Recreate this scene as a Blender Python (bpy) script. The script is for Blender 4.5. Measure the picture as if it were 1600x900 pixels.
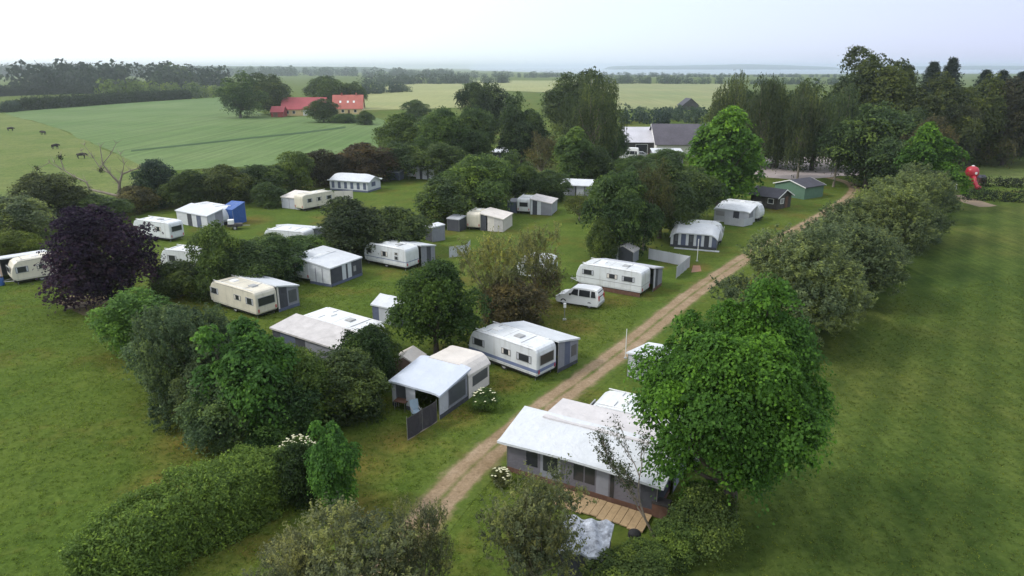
import bpy, bmesh, math, random
import numpy as np
from mathutils import Vector
R = math.radians
for o in list(bpy.data.objects): bpy.data.objects.remove(o)
sc = bpy.context.scene
COL = sc.collection

# ------------------------------------------------------------------ camera, sky, sun, exposure
CAM_H, FPX = 22.0, 1081.0
PITCH = math.atan(345 / FPX)
cam = bpy.data.cameras.new('camera'); camo = bpy.data.objects.new('camera', cam); COL.objects.link(camo)
camo.location = (0, 0, CAM_H); camo.rotation_euler = (math.pi / 2 - PITCH, 0, 0)
cam.sensor_width = 36; cam.lens = FPX / 1600 * 36; cam.clip_end = 40000; cam.clip_start = 0.1
sc.camera = camo

SUN_EL, SUN_AZ = R(43), R(-96)        # azimuth measured from +Y (view direction) clockwise
sd = Vector((math.sin(SUN_AZ) * math.cos(SUN_EL), math.cos(SUN_AZ) * math.cos(SUN_EL), math.sin(SUN_EL)))
world = bpy.data.worlds.new('World'); sc.world = world; world.use_nodes = True
wn = world.node_tree; wn.nodes.clear()
sky = wn.nodes.new('ShaderNodeTexSky'); sky.sky_type = 'NISHITA'; sky.sun_disc = False
sky.sun_elevation = SUN_EL; sky.sun_rotation = SUN_AZ
sky.air_density = 1.0; sky.dust_density = 0.8; sky.ozone_density = 1.5
# thin high cloud sheet over the blue: whiter and brighter around the veiled sun, bluish away from it
tc = wn.nodes.new('ShaderNodeTexCoord'); dt = wn.nodes.new('ShaderNodeVectorMath'); dt.operation = 'DOT_PRODUCT'
wn.links.new(tc.outputs['Generated'], dt.inputs[0]); dt.inputs[1].default_value = sd
hf = wn.nodes.new('ShaderNodeMath'); hf.operation = 'MULTIPLY_ADD'; hf.inputs[1].default_value = .5; hf.inputs[2].default_value = .5; wn.links.new(dt.outputs['Value'], hf.inputs[0])
vr = wn.nodes.new('ShaderNodeValToRGB'); wn.links.new(hf.outputs[0], vr.inputs[0]); cr = vr.color_ramp
cr.elements[0].position = .22; cr.elements[0].color = (.56, .58, .90, 1); cr.elements[1].position = .72; cr.elements[1].color = (1.3, 1.32, 1.32, 1)
e_ = cr.elements.new(.46); e_.color = (.86, .98, 1.06, 1)
vm = wn.nodes.new('ShaderNodeMixRGB'); vm.blend_type = 'MULTIPLY'; vm.inputs[0].default_value = 1; wn.links.new(vr.outputs[0], vm.inputs[1]); vm.inputs[2].default_value = (8.5, 8.5, 8.7, 1)
veil = wn.nodes.new('ShaderNodeMixRGB'); veil.inputs[0].default_value = 0.84; wn.links.new(vm.outputs[0], veil.inputs[2])
bg = wn.nodes.new('ShaderNodeBackground'); bg.inputs['Strength'].default_value = 0.12
wo = wn.nodes.new('ShaderNodeOutputWorld')
wn.links.new(sky.outputs[0], veil.inputs[1]); wn.links.new(veil.outputs[0], bg.inputs['Color'])
wn.links.new(bg.outputs[0], wo.inputs['Surface'])
sun = bpy.data.lights.new('sun', 'SUN'); suno = bpy.data.objects.new('sun', sun); COL.objects.link(suno)
sun.energy = 1.8; sun.angle = R(9); sun.color = (1.0, 0.95, 0.88)
suno.rotation_euler = (-sd).to_track_quat('-Z', 'Y').to_euler()
vs = sc.view_settings
vs.view_transform = 'Standard'; vs.look = 'None'; vs.exposure = 0.24; vs.gamma = 1.0; vs.use_curve_mapping = False
sc.render.engine = 'CYCLES'
sc.cycles.use_denoising = True
sc.cycles.max_bounces = 8; sc.cycles.diffuse_bounces = 3; sc.cycles.transmission_bounces = 4; sc.cycles.volume_bounces = 3
sc.cycles.transparent_max_bounces = 6

# ------------------------------------------------------------------ helpers
def G(px, py, z=0.0):
    """point at height z on the ray through a photograph pixel"""
    dx = (px - 800) / FPX; dy = -(py - 450) / FPX
    c, s = math.cos(PITCH), math.sin(PITCH)
    Y = c + dy * s; Z = -s + dy * c
    t = (z - CAM_H) / Z
    return Vector((dx * t, Y * t, z))
def z_at(py, Y):
    dy = -(py - 450) / FPX; c, s = math.cos(PITCH), math.sin(PITCH)
    return CAM_H + Y * (-s + dy * c) / (c + dy * s)
def depth(Y, z=0):
    return Y * math.cos(PITCH) + (CAM_H - z) * math.sin(PITCH)

MATS = {}
def newmat(name):
    m = bpy.data.materials.new(name); m.use_nodes = True; nt = m.node_tree
    b = nt.nodes['Principled BSDF']; MATS[name] = m
    return m, nt, b
def N(nt, t, **kw):
    n = nt.nodes.new(t)
    for k, v in kw.items(): setattr(n, k, v)
    return n
def noise(nt, scale, detail=4, rough=.6, vec=None, dist=0):
    n = N(nt, 'ShaderNodeTexNoise'); n.inputs['Scale'].default_value = scale
    n.inputs['Detail'].default_value = detail; n.inputs['Roughness'].default_value = rough
    n.inputs['Distortion'].default_value = dist
    if vec is not None: nt.links.new(vec, n.inputs['Vector'])
    return n.outputs['Fac']
def ramp(nt, fac, stops):
    r = N(nt, 'ShaderNodeValToRGB'); cr = r.color_ramp
    while len(cr.elements) < len(stops): cr.elements.new(.5)
    for e, (p, c) in zip(cr.elements, stops):
        e.position = p; e.color = (*c, 1) if len(c) == 3 else c
    nt.links.new(fac, r.inputs[0]); return r.outputs[0]
def mix(nt, fac, a, b, mode='MIX'):
    m = N(nt, 'ShaderNodeMixRGB', blend_type=mode)
    for i, v in ((0, fac), (1, a), (2, b)):
        if isinstance(v, bpy.types.NodeSocket): nt.links.new(v, m.inputs[i])
        elif i == 0: m.inputs[0].default_value = v
        else: m.inputs[i].default_value = (*v, 1)
    return m.outputs[0]
def mapping(nt, scale=(1, 1, 1), rot=(0, 0, 0), src='Object'):
    if src == 'Pos': o = N(nt, 'ShaderNodeNewGeometry').outputs['Position']
    else: o = N(nt, 'ShaderNodeTexCoord').outputs[src]
    mp = N(nt, 'ShaderNodeMapping'); mp.inputs['Scale'].default_value = scale; mp.inputs['Rotation'].default_value = rot
    nt.links.new(o, mp.inputs['Vector']); return mp.outputs[0]
def bump(nt, b, h, strength=.3, dist=.05):
    n = N(nt, 'ShaderNodeBump'); n.inputs['Strength'].default_value = strength; n.inputs['Distance'].default_value = dist
    nt.links.new(h, n.inputs['Height']); nt.links.new(n.outputs[0], b.inputs['Normal'])
def surf(name, col, rough=.6, var=.18, scale=1.3, streak=0.0, dirt=(.25, .24, .2), metal=0, wrinkle=0, spec=.5, dirtamt=.35):
    """painted / woven surface: base colour, blotchy wear, optional rain streaks and cloth wrinkles"""
    m, nt, b = newmat(name)
    v = mapping(nt)
    f = noise(nt, scale, 5, .65, v)
    c = mix(nt, 1.0, col, ramp(nt, f, [(.3, (1 - var,) * 3), (.7, (1 + var * .35,) * 3)]), 'MULTIPLY')
    if streak:
        s = noise(nt, 3.0, 3, .6, mapping(nt, (1, 1, .12)))
        c = mix(nt, ramp(nt, s, [(.52, (0, 0, 0)), (.78, (streak,) * 3)]), c, dirt)
    d = noise(nt, .6, 4, .7, v)
    c = mix(nt, ramp(nt, d, [(.55, (0, 0, 0)), (.85, (dirtamt,) * 3)]), c, dirt)
    nt.links.new(c, b.inputs['Base Color']); b.inputs['Roughness'].default_value = rough
    b.inputs['Metallic'].default_value = metal; b.inputs['Specular IOR Level'].default_value = spec
    if wrinkle: bump(nt, b, noise(nt, 2.2, 4, .6, v, .6), wrinkle, .12)
    return m

surf('white_gelcoat', (.66, .69, .72), .35, .10, 1.0, .4, dirtamt=.45)
surf('cream_gelcoat', (.66, .62, .52), .4, .12, 1.0, .35)
surf('white_canvas', (.57, .60, .64), .75, .10, .9, .25, (.42, .42, .40), wrinkle=.7, dirtamt=.45)
surf('pale_blue_canvas', (.52, .57, .66), .75, .08, .8, 0, (.4, .42, .45), wrinkle=.5)
surf('cream_canvas', (.66, .62, .58), .8, .12, .9, 0, (.4, .36, .32), wrinkle=.5)
surf('weathered_canvas', (.52, .50, .50), .8, .2, 1.4, 0, (.25, .24, .24), wrinkle=.5, dirtamt=.55)
surf('weathered_white', (.58, .56, .57), .8, .15, 1.2, .2, (.45, .40, .38), wrinkle=.6, dirtamt=.5)
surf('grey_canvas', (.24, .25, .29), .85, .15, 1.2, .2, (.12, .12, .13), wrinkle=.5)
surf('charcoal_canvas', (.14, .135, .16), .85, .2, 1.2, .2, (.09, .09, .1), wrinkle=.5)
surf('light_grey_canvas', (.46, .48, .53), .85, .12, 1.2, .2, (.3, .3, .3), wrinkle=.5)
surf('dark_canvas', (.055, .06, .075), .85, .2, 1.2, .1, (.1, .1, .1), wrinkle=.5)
surf('blue_grey_canvas', (.10, .12, .19), .85, .2, 1.2, .1, (.12, .12, .13), wrinkle=.5)
surf('brown_canvas', (.22, .15, .12), .85, .2, 1.2, .1, wrinkle=.5)
surf('dark_mesh_cloth', (.045, .04, .05), .9, .2, 2.0, .1, wrinkle=.6)
surf('blue_tarpaulin', (.03, .10, .34), .5, .15, 1.2, .1, wrinkle=.8)
surf('stripe_blue', (.16, .20, .34), .4, .1)
surf('stripe_grey', (.35, .36, .38), .4, .1)
surf('grey_plastic', (.35, .36, .37), .5, .15)
surf('dark_rubber', (.02, .02, .022), .8, .2)
surf('galvanised', (.42, .43, .44), .45, .15, metal=.7)
surf('deck_wood', (.42, .30, .17), .75, .25, 3.0, .3, (.2, .14, .09))
surf('brown_boards', (.13, .065, .045), .8, .25, 3.0, .2)
surf('dark_boards', (.05, .045, .045), .8, .25, 3.0, .2)
surf('dark_roof', (.055, .055, .075), .8, .25, 1.0, .2, (.1, .1, .09))
surf('slate_roof', (.085, .078, .10), .8, .35, .35, .4, (.16, .145, .17))
surf('fibre_cement_roof', (.50, .50, .55), .8, .18, .3, .3, (.3, .3, .32))
surf('green_boards', (.10, .19, .135), .7, .15, 2.0, .2, (.06, .1, .08))
surf('white_trim', (.75, .76, .76), .6, .1)
surf('red_roof', (.34, .06, .075), .7, .2, .3, .2, (.25, .05, .05))
surf('orange_tile_roof', (.42, .12, .095), .75, .2, .4, .2, (.3, .1, .07))
surf('red_wall', (.25, .035, .035), .8, .2, .4)
surf('yellow_render', (.60, .45, .24), .8, .1, .4)
surf('white_render', (.72, .71, .69), .8, .1, .4)
surf('red_plastic', (.42, .02, .04), .35, .1)
surf('car_white', (.80, .81, .83), .25, .03, dirtamt=.1)
surf('car_silver', (.35, .37, .4), .3, .05, dirtamt=.1, metal=.5)
surf('orange_plastic', (.27, .13, .07), .5, .15)
surf('log_wood', (.30, .25, .21), .85, .3, 2.0)
surf('bark', (.085, .07, .055), .9, .35, 3.0, dirtamt=.2)
surf('pale_bark', (.26, .22, .18), .9, .35, 3.0, dirtamt=.3)
surf('cow_hide', (.025, .02, .02), .8, .2)
surf('flower_petal', (.58, .57, .38), .7, .1)
surf('light_blue_cloth', (.30, .40, .50), .8, .1)
surf('worn_tarpaulin', (.50, .54, .62), .6, .75, 3.5, .3, (.10, .11, .13), wrinkle=1.0, dirtamt=.8)
def glass(name, col, rough=.12):
    m, nt, b = newmat(name)
    c = mix(nt, noise(nt, 1.5, 3, .6, mapping(nt)), col, tuple(min(1, x * 1.8 + .01) for x in col))
    nt.links.new(c, b.inputs['Base Color']); b.inputs['Roughness'].default_value = rough
glass('dark_glass', (.018, .02, .024)); glass('soft_window', (.06, .065, .075), .3); glass('green_window', (.03, .13, .11), .3)
glass('pale_window', (.22, .22, .23), .25)

# foliage: colour from the plant (object colour), leaf to leaf variation from a mesh attribute
m, nt, b = newmat('foliage')
oi = N(nt, 'ShaderNodeObjectInfo'); at = N(nt, 'ShaderNodeAttribute', attribute_name='tint')
sep = N(nt, 'ShaderNodeSeparateColor'); nt.links.new(at.outputs['Color'], sep.inputs[0])
c = mix(nt, 1.0, oi.outputs['Color'], ramp(nt, sep.outputs[0], [(0, (.45, .52, .6)), (.5, (1, 1, 1)), (1, (2.15, 1.95, 1.15))]), 'MULTIPLY')  # wide ramp also paints sunlit and shaded flecks over the leaf colour
hs = N(nt, 'ShaderNodeHueSaturation'); nt.links.new(c, hs.inputs['Color'])
mr = N(nt, 'ShaderNodeMapRange'); nt.links.new(oi.outputs['Random'], mr.inputs[0]); mr.inputs[3].default_value = .485; mr.inputs[4].default_value = .515
nt.links.new(mr.outputs[0], hs.inputs['Hue'])
nt.links.new(hs.outputs[0], b.inputs['Base Color']); b.inputs['Roughness'].default_value = .55; b.inputs['Specular IOR Level'].default_value = .12
tr = N(nt, 'ShaderNodeBsdfTranslucent'); nt.links.new(hs.outputs[0], tr.inputs['Color'])
ms = N(nt, 'ShaderNodeMixShader'); ms.inputs[0].default_value = .45
nt.links.new(b.outputs[0], ms.inputs[1]); nt.links.new(tr.outputs[0], ms.inputs[2])
nt.links.new(ms.outputs[0], nt.nodes['Material Output'].inputs['Surface'])

# places where feet, tyres and awning floors have worn the turf (photo position, radius in metres)
WORN = [(545, 725, 4.2), (620, 690, 3.0), (715, 650, 2.6), (790, 600, 2.4), (880, 480, 3.2), (960, 470, 3.0), (1090, 418, 2.6), (390, 345, 5), (300, 690, 4), (260, 760, 3.5), (900, 510, 3), (180, 480, 4), (560, 800, 3)]
def lawn_colour(nt, kind='lawn'):
    v = mapping(nt, src='Pos')
    big = noise(nt, .05, 5, .62, v); mid = noise(nt, .33, 5, .65, v); fine = noise(nt, 3.0, 5, .75, v); clump = noise(nt, 1.1, 4, .7, v)
    if kind == 'mown':
        c = ramp(nt, big, [(.3, (.050, .086, .022)), (.5, (.064, .098, .026)), (.72, (.092, .110, .034))])
        w = N(nt, 'ShaderNodeTexWave', wave_type='BANDS', bands_direction='X'); w.inputs['Scale'].default_value = .105
        w.inputs['Distortion'].default_value = .35; w.inputs['Detail'].default_value = 2; w.inputs['Detail Scale'].default_value = .6
        nt.links.new(mapping(nt, rot=(0, 0, R(34)), src='Pos'), w.inputs['Vector'])
        c = mix(nt, 1, c, ramp(nt, w.outputs['Fac'], [(0, (.84, .88, .85)), (1, (1.13, 1.1, 1.05))]), 'MULTIPLY')
        s2 = noise(nt, 1.0, 3, .6, mapping(nt, (1.6, .06, 1), (0, 0, R(34)), 'Pos'))
        c = mix(nt, 1, c, ramp(nt, s2, [(.3, (.8, .84, .8)), (.7, (1.2, 1.15, 1.1))]), 'MULTIPLY')
    elif kind == 'pasture':
        c = ramp(nt, big, [(.3, (.10, .155, .045)), (.7, (.16, .19, .075))])
    else:
        c = ramp(nt, big, [(.3, (.064, .112, .022)), (.5, (.083, .126, .026)), (.7, (.102, .127, .032))])
        worn = noise(nt, .13, 4, .7, v)
        tot = None
        for (wx, wy, wr) in WORN:
            q = G(wx, wy); dn = N(nt, 'ShaderNodeVectorMath', operation='DISTANCE'); nt.links.new(v, dn.inputs[0]); dn.inputs[1].default_value = (q.x, q.y, 0)
            mr_ = N(nt, 'ShaderNodeMapRange'); nt.links.new(dn.outputs['Value'], mr_.inputs[0]); mr_.inputs[1].default_value = wr; mr_.inputs[2].default_value = wr * .2; mr_.inputs[3].default_value = 0; mr_.inputs[4].default_value = 1
            if tot is None: tot = mr_.outputs[0]
            else:
                mx = N(nt, 'ShaderNodeMath', operation='MAXIMUM'); nt.links.new(tot, mx.inputs[0]); nt.links.new(mr_.outputs[0], mx.inputs[1]); tot = mx.outputs[0]
        wm = N(nt, 'ShaderNodeMath', operation='MULTIPLY'); nt.links.new(tot, wm.inputs[0]); nt.links.new(noise(nt, .7, 5, .7, v), wm.inputs[1])
        c = mix(nt, ramp(nt, wm.outputs[0], [(.08, (0, 0, 0)), (.55, (.7,) * 3)]), c, (.145, .112, .034))
        c = mix(nt, ramp(nt, worn, [(.52, (0, 0, 0)), (.68, (.6,) * 3)]), c, (.125, .098, .03))
    c = mix(nt, 1, c, ramp(nt, mid, [(.3, (.8, .84, .8)), (.7, (1.18, 1.12, 1.1))]), 'MULTIPLY')
    c = mix(nt, 1, c, ramp(nt, clump, [(.3, (.82, .85, .82)), (.7, (1.16, 1.12, 1.1))]), 'MULTIPLY')
    c = mix(nt, 1, c, ramp(nt, fine, [(.25, (.6, .64, .6)), (.75, (1.4, 1.32, 1.3))]), 'MULTIPLY')
    return c, fine
def grassmat(name, kind):
    m, nt, b = newmat(name); c, h = lawn_colour(nt, kind)
    nt.links.new(c, b.inputs['Base Color']); b.inputs['Roughness'].default_value = .9; b.inputs['Specular IOR Level'].default_value = .03
    bump(nt, b, h, .8, .12)
grassmat('lawn', 'lawn'); grassmat('mown_grass', 'mown'); grassmat('pasture_grass', 'pasture')
def fieldmat(name, c0, c1, scale, rows=None, rot=0):
    m, nt, b = newmat(name); v = mapping(nt, src='Pos')
    c = ramp(nt, noise(nt, scale, 5, .65, v), [(.3, c0), (.7, c1)])
    c = mix(nt, 1, c, ramp(nt, noise(nt, .8, 4, .7, v), [(.3, (.85,) * 3), (.7, (1.12,) * 3)]), 'MULTIPLY')
    if rows:
        s2 = noise(nt, 1.0, 3, .6, mapping(nt, (.5, .012, 1), (0, 0, rot), 'Pos'))
        c = mix(nt, 1, c, ramp(nt, s2, [(.3, (1 - rows,) * 3), (.7, (1 + rows,) * 3)]), 'MULTIPLY')
    nt.links.new(c, b.inputs['Base Color']); b.inputs['Roughness'].default_value = .9; b.inputs['Specular IOR Level'].default_value = .1
fieldmat('crop', (.08, .145, .042), (.13, .185, .072), .02, .2, R(-62))
fieldmat('crop_tramline', (.035, .075, .03), (.05, .09, .035), .05)
fieldmat('ripening_crop', (.21, .24, .10), (.29, .29, .13), .01, .1, R(-80))
fieldmat('rough_meadow', (.17, .21, .09), (.25, .25, .12), .012, .15, R(-85))
fieldmat('gravel_yard', (.38, .33, .33), (.46, .41, .40), .15)
fieldmat('bare_soil', (.13, .10, .07), (.20, .15, .10), .8)
fieldmat('path_dirt', (.20, .16, .12), (.27, .21, .15), .5)
fieldmat('far_hill', (.05, .08, .06), (.08, .11, .07), .003)
m, nt, b = newmat('sea_water'); b.inputs['Base Color'].default_value = (.18, .24, .30, 1); b.inputs['Roughness'].default_value = .35
bump(nt, b, noise(nt, .05, 4, .6, mapping(nt, src='Pos')), .3, .5)
# track: gravel with grass closing in from both verges and along the crown (uv.x runs across)
m, nt, b = newmat('gravel_track'); gc, gh = lawn_colour(nt)
v = mapping(nt, src='Pos')
soil = ramp(nt, noise(nt, .5, 5, .7, v), [(.3, (.21, .15, .088)), (.55, (.29, .215, .14)), (.75, (.38, .295, .21))])
soil = mix(nt, 1, soil, ramp(nt, noise(nt, 5, 4, .8, v), [(.3, (.72,) * 3), (.7, (1.25,) * 3)]), 'MULTIPLY')
uv = N(nt, 'ShaderNodeUVMap'); sx = N(nt, 'ShaderNodeSeparateXYZ'); nt.links.new(uv.outputs[0], sx.inputs[0])
prof = ramp(nt, sx.outputs[0], [(0, (0, 0, 0)), (.2, (.35,) * 3), (.33, (.96,) * 3), (.5, (.36,) * 3), (.67, (.96,) * 3), (.8, (.35,) * 3), (1, (0, 0, 0))])
n1 = noise(nt, .45, 8, .78, v)
ma = N(nt, 'ShaderNodeMath', operation='ADD'); nt.links.new(prof, ma.inputs[0]); nt.links.new(n1, ma.inputs[1])
fac = ramp(nt, ma.outputs[0], [(.82, (0, 0, 0)), (1.0, (1, 1, 1))])
ma2 = N(nt, 'ShaderNodeMath', operation='MULTIPLY'); nt.links.new(ma.outputs[0], ma2.inputs[0]); ma2.inputs[1].default_value = .8
fac = ramp(nt, ma2.outputs[0], [(.58, (0, 0, 0)), (.86, (1, 1, 1))])
nt.links.new(mix(nt, fac, gc, soil), b.inputs['Base Color']); b.inputs['Roughness'].default_value = .95; b.inputs['Specular IOR Level'].default_value = .1
bump(nt, b, noise(nt, 6, 4, .8, v), .6, .06)

LABELS = {}
def tag(o, label, cat=None, group=None, kind=None):
    o['label'] = label
    if cat: o['category'] = cat
    if group: o['group'] = group
    if kind: o['kind'] = kind
    return o
def thing(name, label, cat, loc, rz=0, group=None):
    o = bpy.data.objects.new(name, None); COL.objects.link(o); o.location = loc; o.rotation_euler = (0, 0, rz)
    o.empty_display_size = .3
    return tag(o, label, cat, group)
class MB:
    def __init__(s): s.v = []; s.f = []; s.uv = None
    def add(s, vs, fs):
        k = len(s.v); s.v += [tuple(p) for p in vs]; s.f += [tuple(i + k for i in f) for f in fs]; return s
    def box(s, x0, x1, y0, y1, z0, z1):
        return s.add([(x0, y0, z0), (x1, y0, z0), (x1, y1, z0), (x0, y1, z0), (x0, y0, z1), (x1, y0, z1), (x1, y1, z1), (x0, y1, z1)],
                     [(3, 2, 1, 0), (4, 5, 6, 7), (0, 1, 5, 4), (1, 2, 6, 5), (2, 3, 7, 6), (3, 0, 4, 7)])
    def hexa(s, p):   # 8 points, bottom ring then top ring
        return s.add(p, [(3, 2, 1, 0), (4, 5, 6, 7), (0, 1, 5, 4), (1, 2, 6, 5), (2, 3, 7, 6), (3, 0, 4, 7)])
    def loft(s, rings, cap=True):
        n = len(rings[0]); k = len(s.v)
        for r in rings: s.v += [tuple(p) for p in r]
        for i in range(len(rings) - 1):
            for j in range(n):
                a, b_ = k + i * n + j, k + i * n + (j + 1) % n
                s.f.append((a, b_, b_ + n, a + n))
        if cap:
            s.f.append(tuple(k + j for j in range(n))[::-1]); e = k + (len(rings) - 1) * n
            s.f.append(tuple(e + j for j in range(n)))
        return s
    def tube(s, pts, rad, n=6):
        pts = [Vector(p) for p in pts]; rings = []
        for i, p in enumerate(pts):
            d = (pts[min(i + 1, len(pts) - 1)] - pts[max(i - 1, 0)]).normalized()
            a = d.orthogonal().normalized(); b_ = d.cross(a)
            if i and (a.dot(pa) < 0): a, b_ = -a, -b_
            pa = a; r = rad[i] if isinstance(rad, (list, tuple)) else rad
            rings.append([p + (a * math.cos(2 * math.pi * j / n) + b_ * math.sin(2 * math.pi * j / n)) * r for j in range(n)])
        return s.loft(rings)
    def mesh(s, name, mat, smooth=False):
        me = bpy.data.meshes.new(name); me.from_pydata(s.v, [], s.f); me.update()
        if mat: me.materials.append(MATS[mat])
        if smooth: me.polygons.foreach_set('use_smooth', [True] * len(me.polygons))
        return me
    def build(s, name, mat, parent=None, smooth=False, loc=None):
        o = bpy.data.objects.new(name, s.mesh(name, mat, smooth)); COL.objects.link(o)
        if parent: o.parent = parent
        if loc: o.location = loc
        return o
def fr(pA, pB, z=0.0):
    A, B = G(*pA, z), G(*pB, z); d = B - A
    return Vector((A.x, A.y, 0)), math.atan2(d.y, d.x), Vector((d.x, d.y)).length
def off(f, x, y):
    c, s = math.cos(f[1]), math.sin(f[1])
    return Vector((f[0].x + c * x - s * y, f[0].y + s * x + c * y, 0)), f[1], f[2]

# ------------------------------------------------------------------ ground and fields
def sheet(name, pts, z, mat, sub=0):
    mb = MB(); mb.add([(p[0], p[1], z) for p in pts], [tuple(range(len(pts)))])
    o = mb.build(name, mat); o['kind'] = 'structure'
    n = o.data.polygons[0].normal
    if n.z < 0: o.data.flip_normals()
    return o
def pix(*pp): return [G(*p) for p in pp]
def wob(pts, step=6, amp=.6, seed=1):
    rng = random.Random(seed); out = []
    for i in range(len(pts)):
        a, b_ = Vector(pts[i][:2]), Vector(pts[(i + 1) % len(pts)][:2]); n = max(1, int((b_ - a).length / step))
        for k in range(n):
            p = a.lerp(b_, k / n); out.append((p.x + rng.uniform(-amp, amp), p.y + rng.uniform(-amp, amp)))
    return out
tag(sheet('ground', [(-14000, -300), (14000, -300), (14000, 14000), (-14000, 14000)], 0, 'lawn'), 'mottled green campsite lawn and land reaching to the horizon')
tag(sheet('mown_field', wob(pix((1050, 1100), (1075, 840), (1240, 560), (1370, 400), (1468, 308)) + [G(1500, 316), G(1640, 318), Vector((140, 110, 0)), Vector((70, 0, 0))], 5, .5, 3), .02, 'mown_grass'), 'wide mown field beyond the hedge row, faintly striped')
tag(sheet('pasture', wob(pix((-200, 400), (0, 330), (60, 315), (210, 300), (245, 268), (160, 232), (90, 200), (0, 176), (-260, 180)), 8, .8, 4), .04, 'pasture_grass'), 'pale grazed pasture with scattered dark cattle')
tag(sheet('crop_field', wob(pix((245, 268), (600, 250), (590, 215), (612, 190), (560, 178), (430, 184), (345, 152), (30, 172), (0, 176), (90, 200), (160, 232)), 12, .8, 5), .06, 'crop'), 'green crop field between pasture and red farm')
ptsT = [(205, 236), (300, 226), (400, 215), (470, 208), (540, 199)]
L_ = [G(x, y - 1.2) for x, y in ptsT]; R_ = [G(x, y + 1.4) for x, y in ptsT]
tag(sheet('tramline', [(p.x, p.y) for p in L_ + R_[::-1]], .1, 'crop_tramline'), 'dark wheel line crossing the green crop field')
tag(sheet('ripening_field', wob(pix((560, 173), (735, 168), (735, 142), (720, 131), (620, 131), (575, 143)), 25, 2, 6), .15, 'ripening_crop'), 'yellowish ripening field beyond the red farm')
tag(sheet('far_stubble_field', wob(pix((735, 140), (1000, 150), (1000, 126), (740, 126)), 30, 2, 7), .2, 'ripening_crop'), 'thin yellow field strip behind the tall trees')
tag(sheet('rough_field', wob(pix((960, 172), (1130, 172), (1140, 131), (960, 131)), 25, 2, 8), .25, 'rough_meadow'), 'rough pale meadow in front of the sea')
tag(sheet('back_lawn', wob(pix((1500, 288), (1680, 292), (1680, 250), (1500, 248)), 6, .5, 9), .03, 'pasture_grass'), 'bright grass strip behind the low dark hedge')
tag(sheet('gravel_yard', wob(pix((1175, 275), (1240, 281), (1340, 274), (1345, 244), (1190, 246)), 4, .5, 10), .035, 'gravel_yard'), 'pale gravel yard under the birches')
tag(sheet('dirt_path', wob(pix((1470, 306), (1500, 305), (1560, 322), (1530, 324)), 2, .2, 11), .035, 'path_dirt'), 'short dirt path at the gap by the low hedge')
tag(sheet('dirt_patch', wob(pix((86, 474), (110, 462), (165, 458), (200, 476), (175, 492), (130, 492)), .8, .15, 12), .012, 'bare_soil'), 'bare soil patch under the purple tree')
tag(sheet('sea', [(330, 2050), (900, 2300), (1500, 2500), (6000, 2600), (12000, 3200), (12000, 13500), (-800, 13500), (-300, 5200)], .6, 'sea_water'), 'pale bay stretching behind the coast')
# track ribbon
tp = [(560, 960), (625, 862), (688, 782), (765, 705), (850, 637), (897, 603), (946, 567), (1002, 524), (1075, 465), (1130, 426), (1185, 391), (1282, 338), (1330, 305), (1330, 288), (1290, 276)]
cen = [G(*p) for p in tp]; fine = []
for i in range(len(cen) - 1):
    a = cen[max(i - 1, 0)]; b_ = cen[i]; c_ = cen[i + 1]; d_ = cen[min(i + 2, len(cen) - 1)]
    for k in range(8):
        t = k / 8
        fine.append(.5 * ((2 * b_) + (c_ - a) * t + (2 * a - 5 * b_ + 4 * c_ - d_) * t * t + (3 * b_ - a - 3 * c_ + d_) * t ** 3))
mb = MB(); NX = 9; uvs = []
for i, p in enumerate(fine):
    d = (fine[min(i + 1, len(fine) - 1)] - fine[max(i - 1, 0)]).normalized(); n = Vector((d.y, -d.x, 0))
    for j in range(NX):
        u = j / (NX - 1); q = p + n * (u - .5) * 3.3
        mb.v.append((q.x, q.y, .016 - .03 * math.exp(-((abs(u - .5) - .2) / .07) ** 2) * .3)); uvs.append(u)
for i in range(len(fine) - 1):
    for j in range(NX - 1):
        a = i * NX + j; mb.f.append((a, a + 1, a + NX + 1, a + NX))
o = mb.build('gravel_track', 'gravel_track'); o['kind'] = 'structure'; tag(o, 'gravel track with grassy verges running past the caravans')
if o.data.polygons[0].normal.z < 0: o.data.flip_normals()
uvl = o.data.uv_layers.new(name='UVMap')
for lp in o.data.loops: uvl.data[lp.index].uv = (uvs[lp.vertex_index], 0)
# far shore hills across the water
def hill(name, label, px0, px1, Y, hpx, seed):
    rng = random.Random(seed); n = 40; mb = MB(); rings = []
    for i in range(n + 1):
        t = i / n; px = px0 + (px1 - px0) * t; X = (px - 800) / FPX * depth(Y)
        h = 22 + Y * .00093 * hpx * (math.sin(math.pi * t) ** .45) * (.8 + .2 * math.sin(t * 9 + seed) + rng.uniform(-.04, .04)) - 22 * (t < .01 or t > .99)
        rings.append([(X, Y, -.3), (X, Y + 250, h * .8), (X, Y + 500, h), (X, Y + 900, h * .8), (X, Y + 1200, -.3)])
    mb.loft(rings, True); o = mb.build(name, 'far_hill', None, True); o['kind'] = 'structure'; tag(o, label)
hill('far_shore', 'low hazy shore across the bay', 960, 1330, 7000, 4.6, 2)
hill('far_shore', 'hazy headland on the horizon beside the conifers', 1420, 1900, 6500, 2.6, 5)
hill('far_hills', 'low wooded rise along the horizon at far left', -300, 560, 3000, 2, 9)

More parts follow.
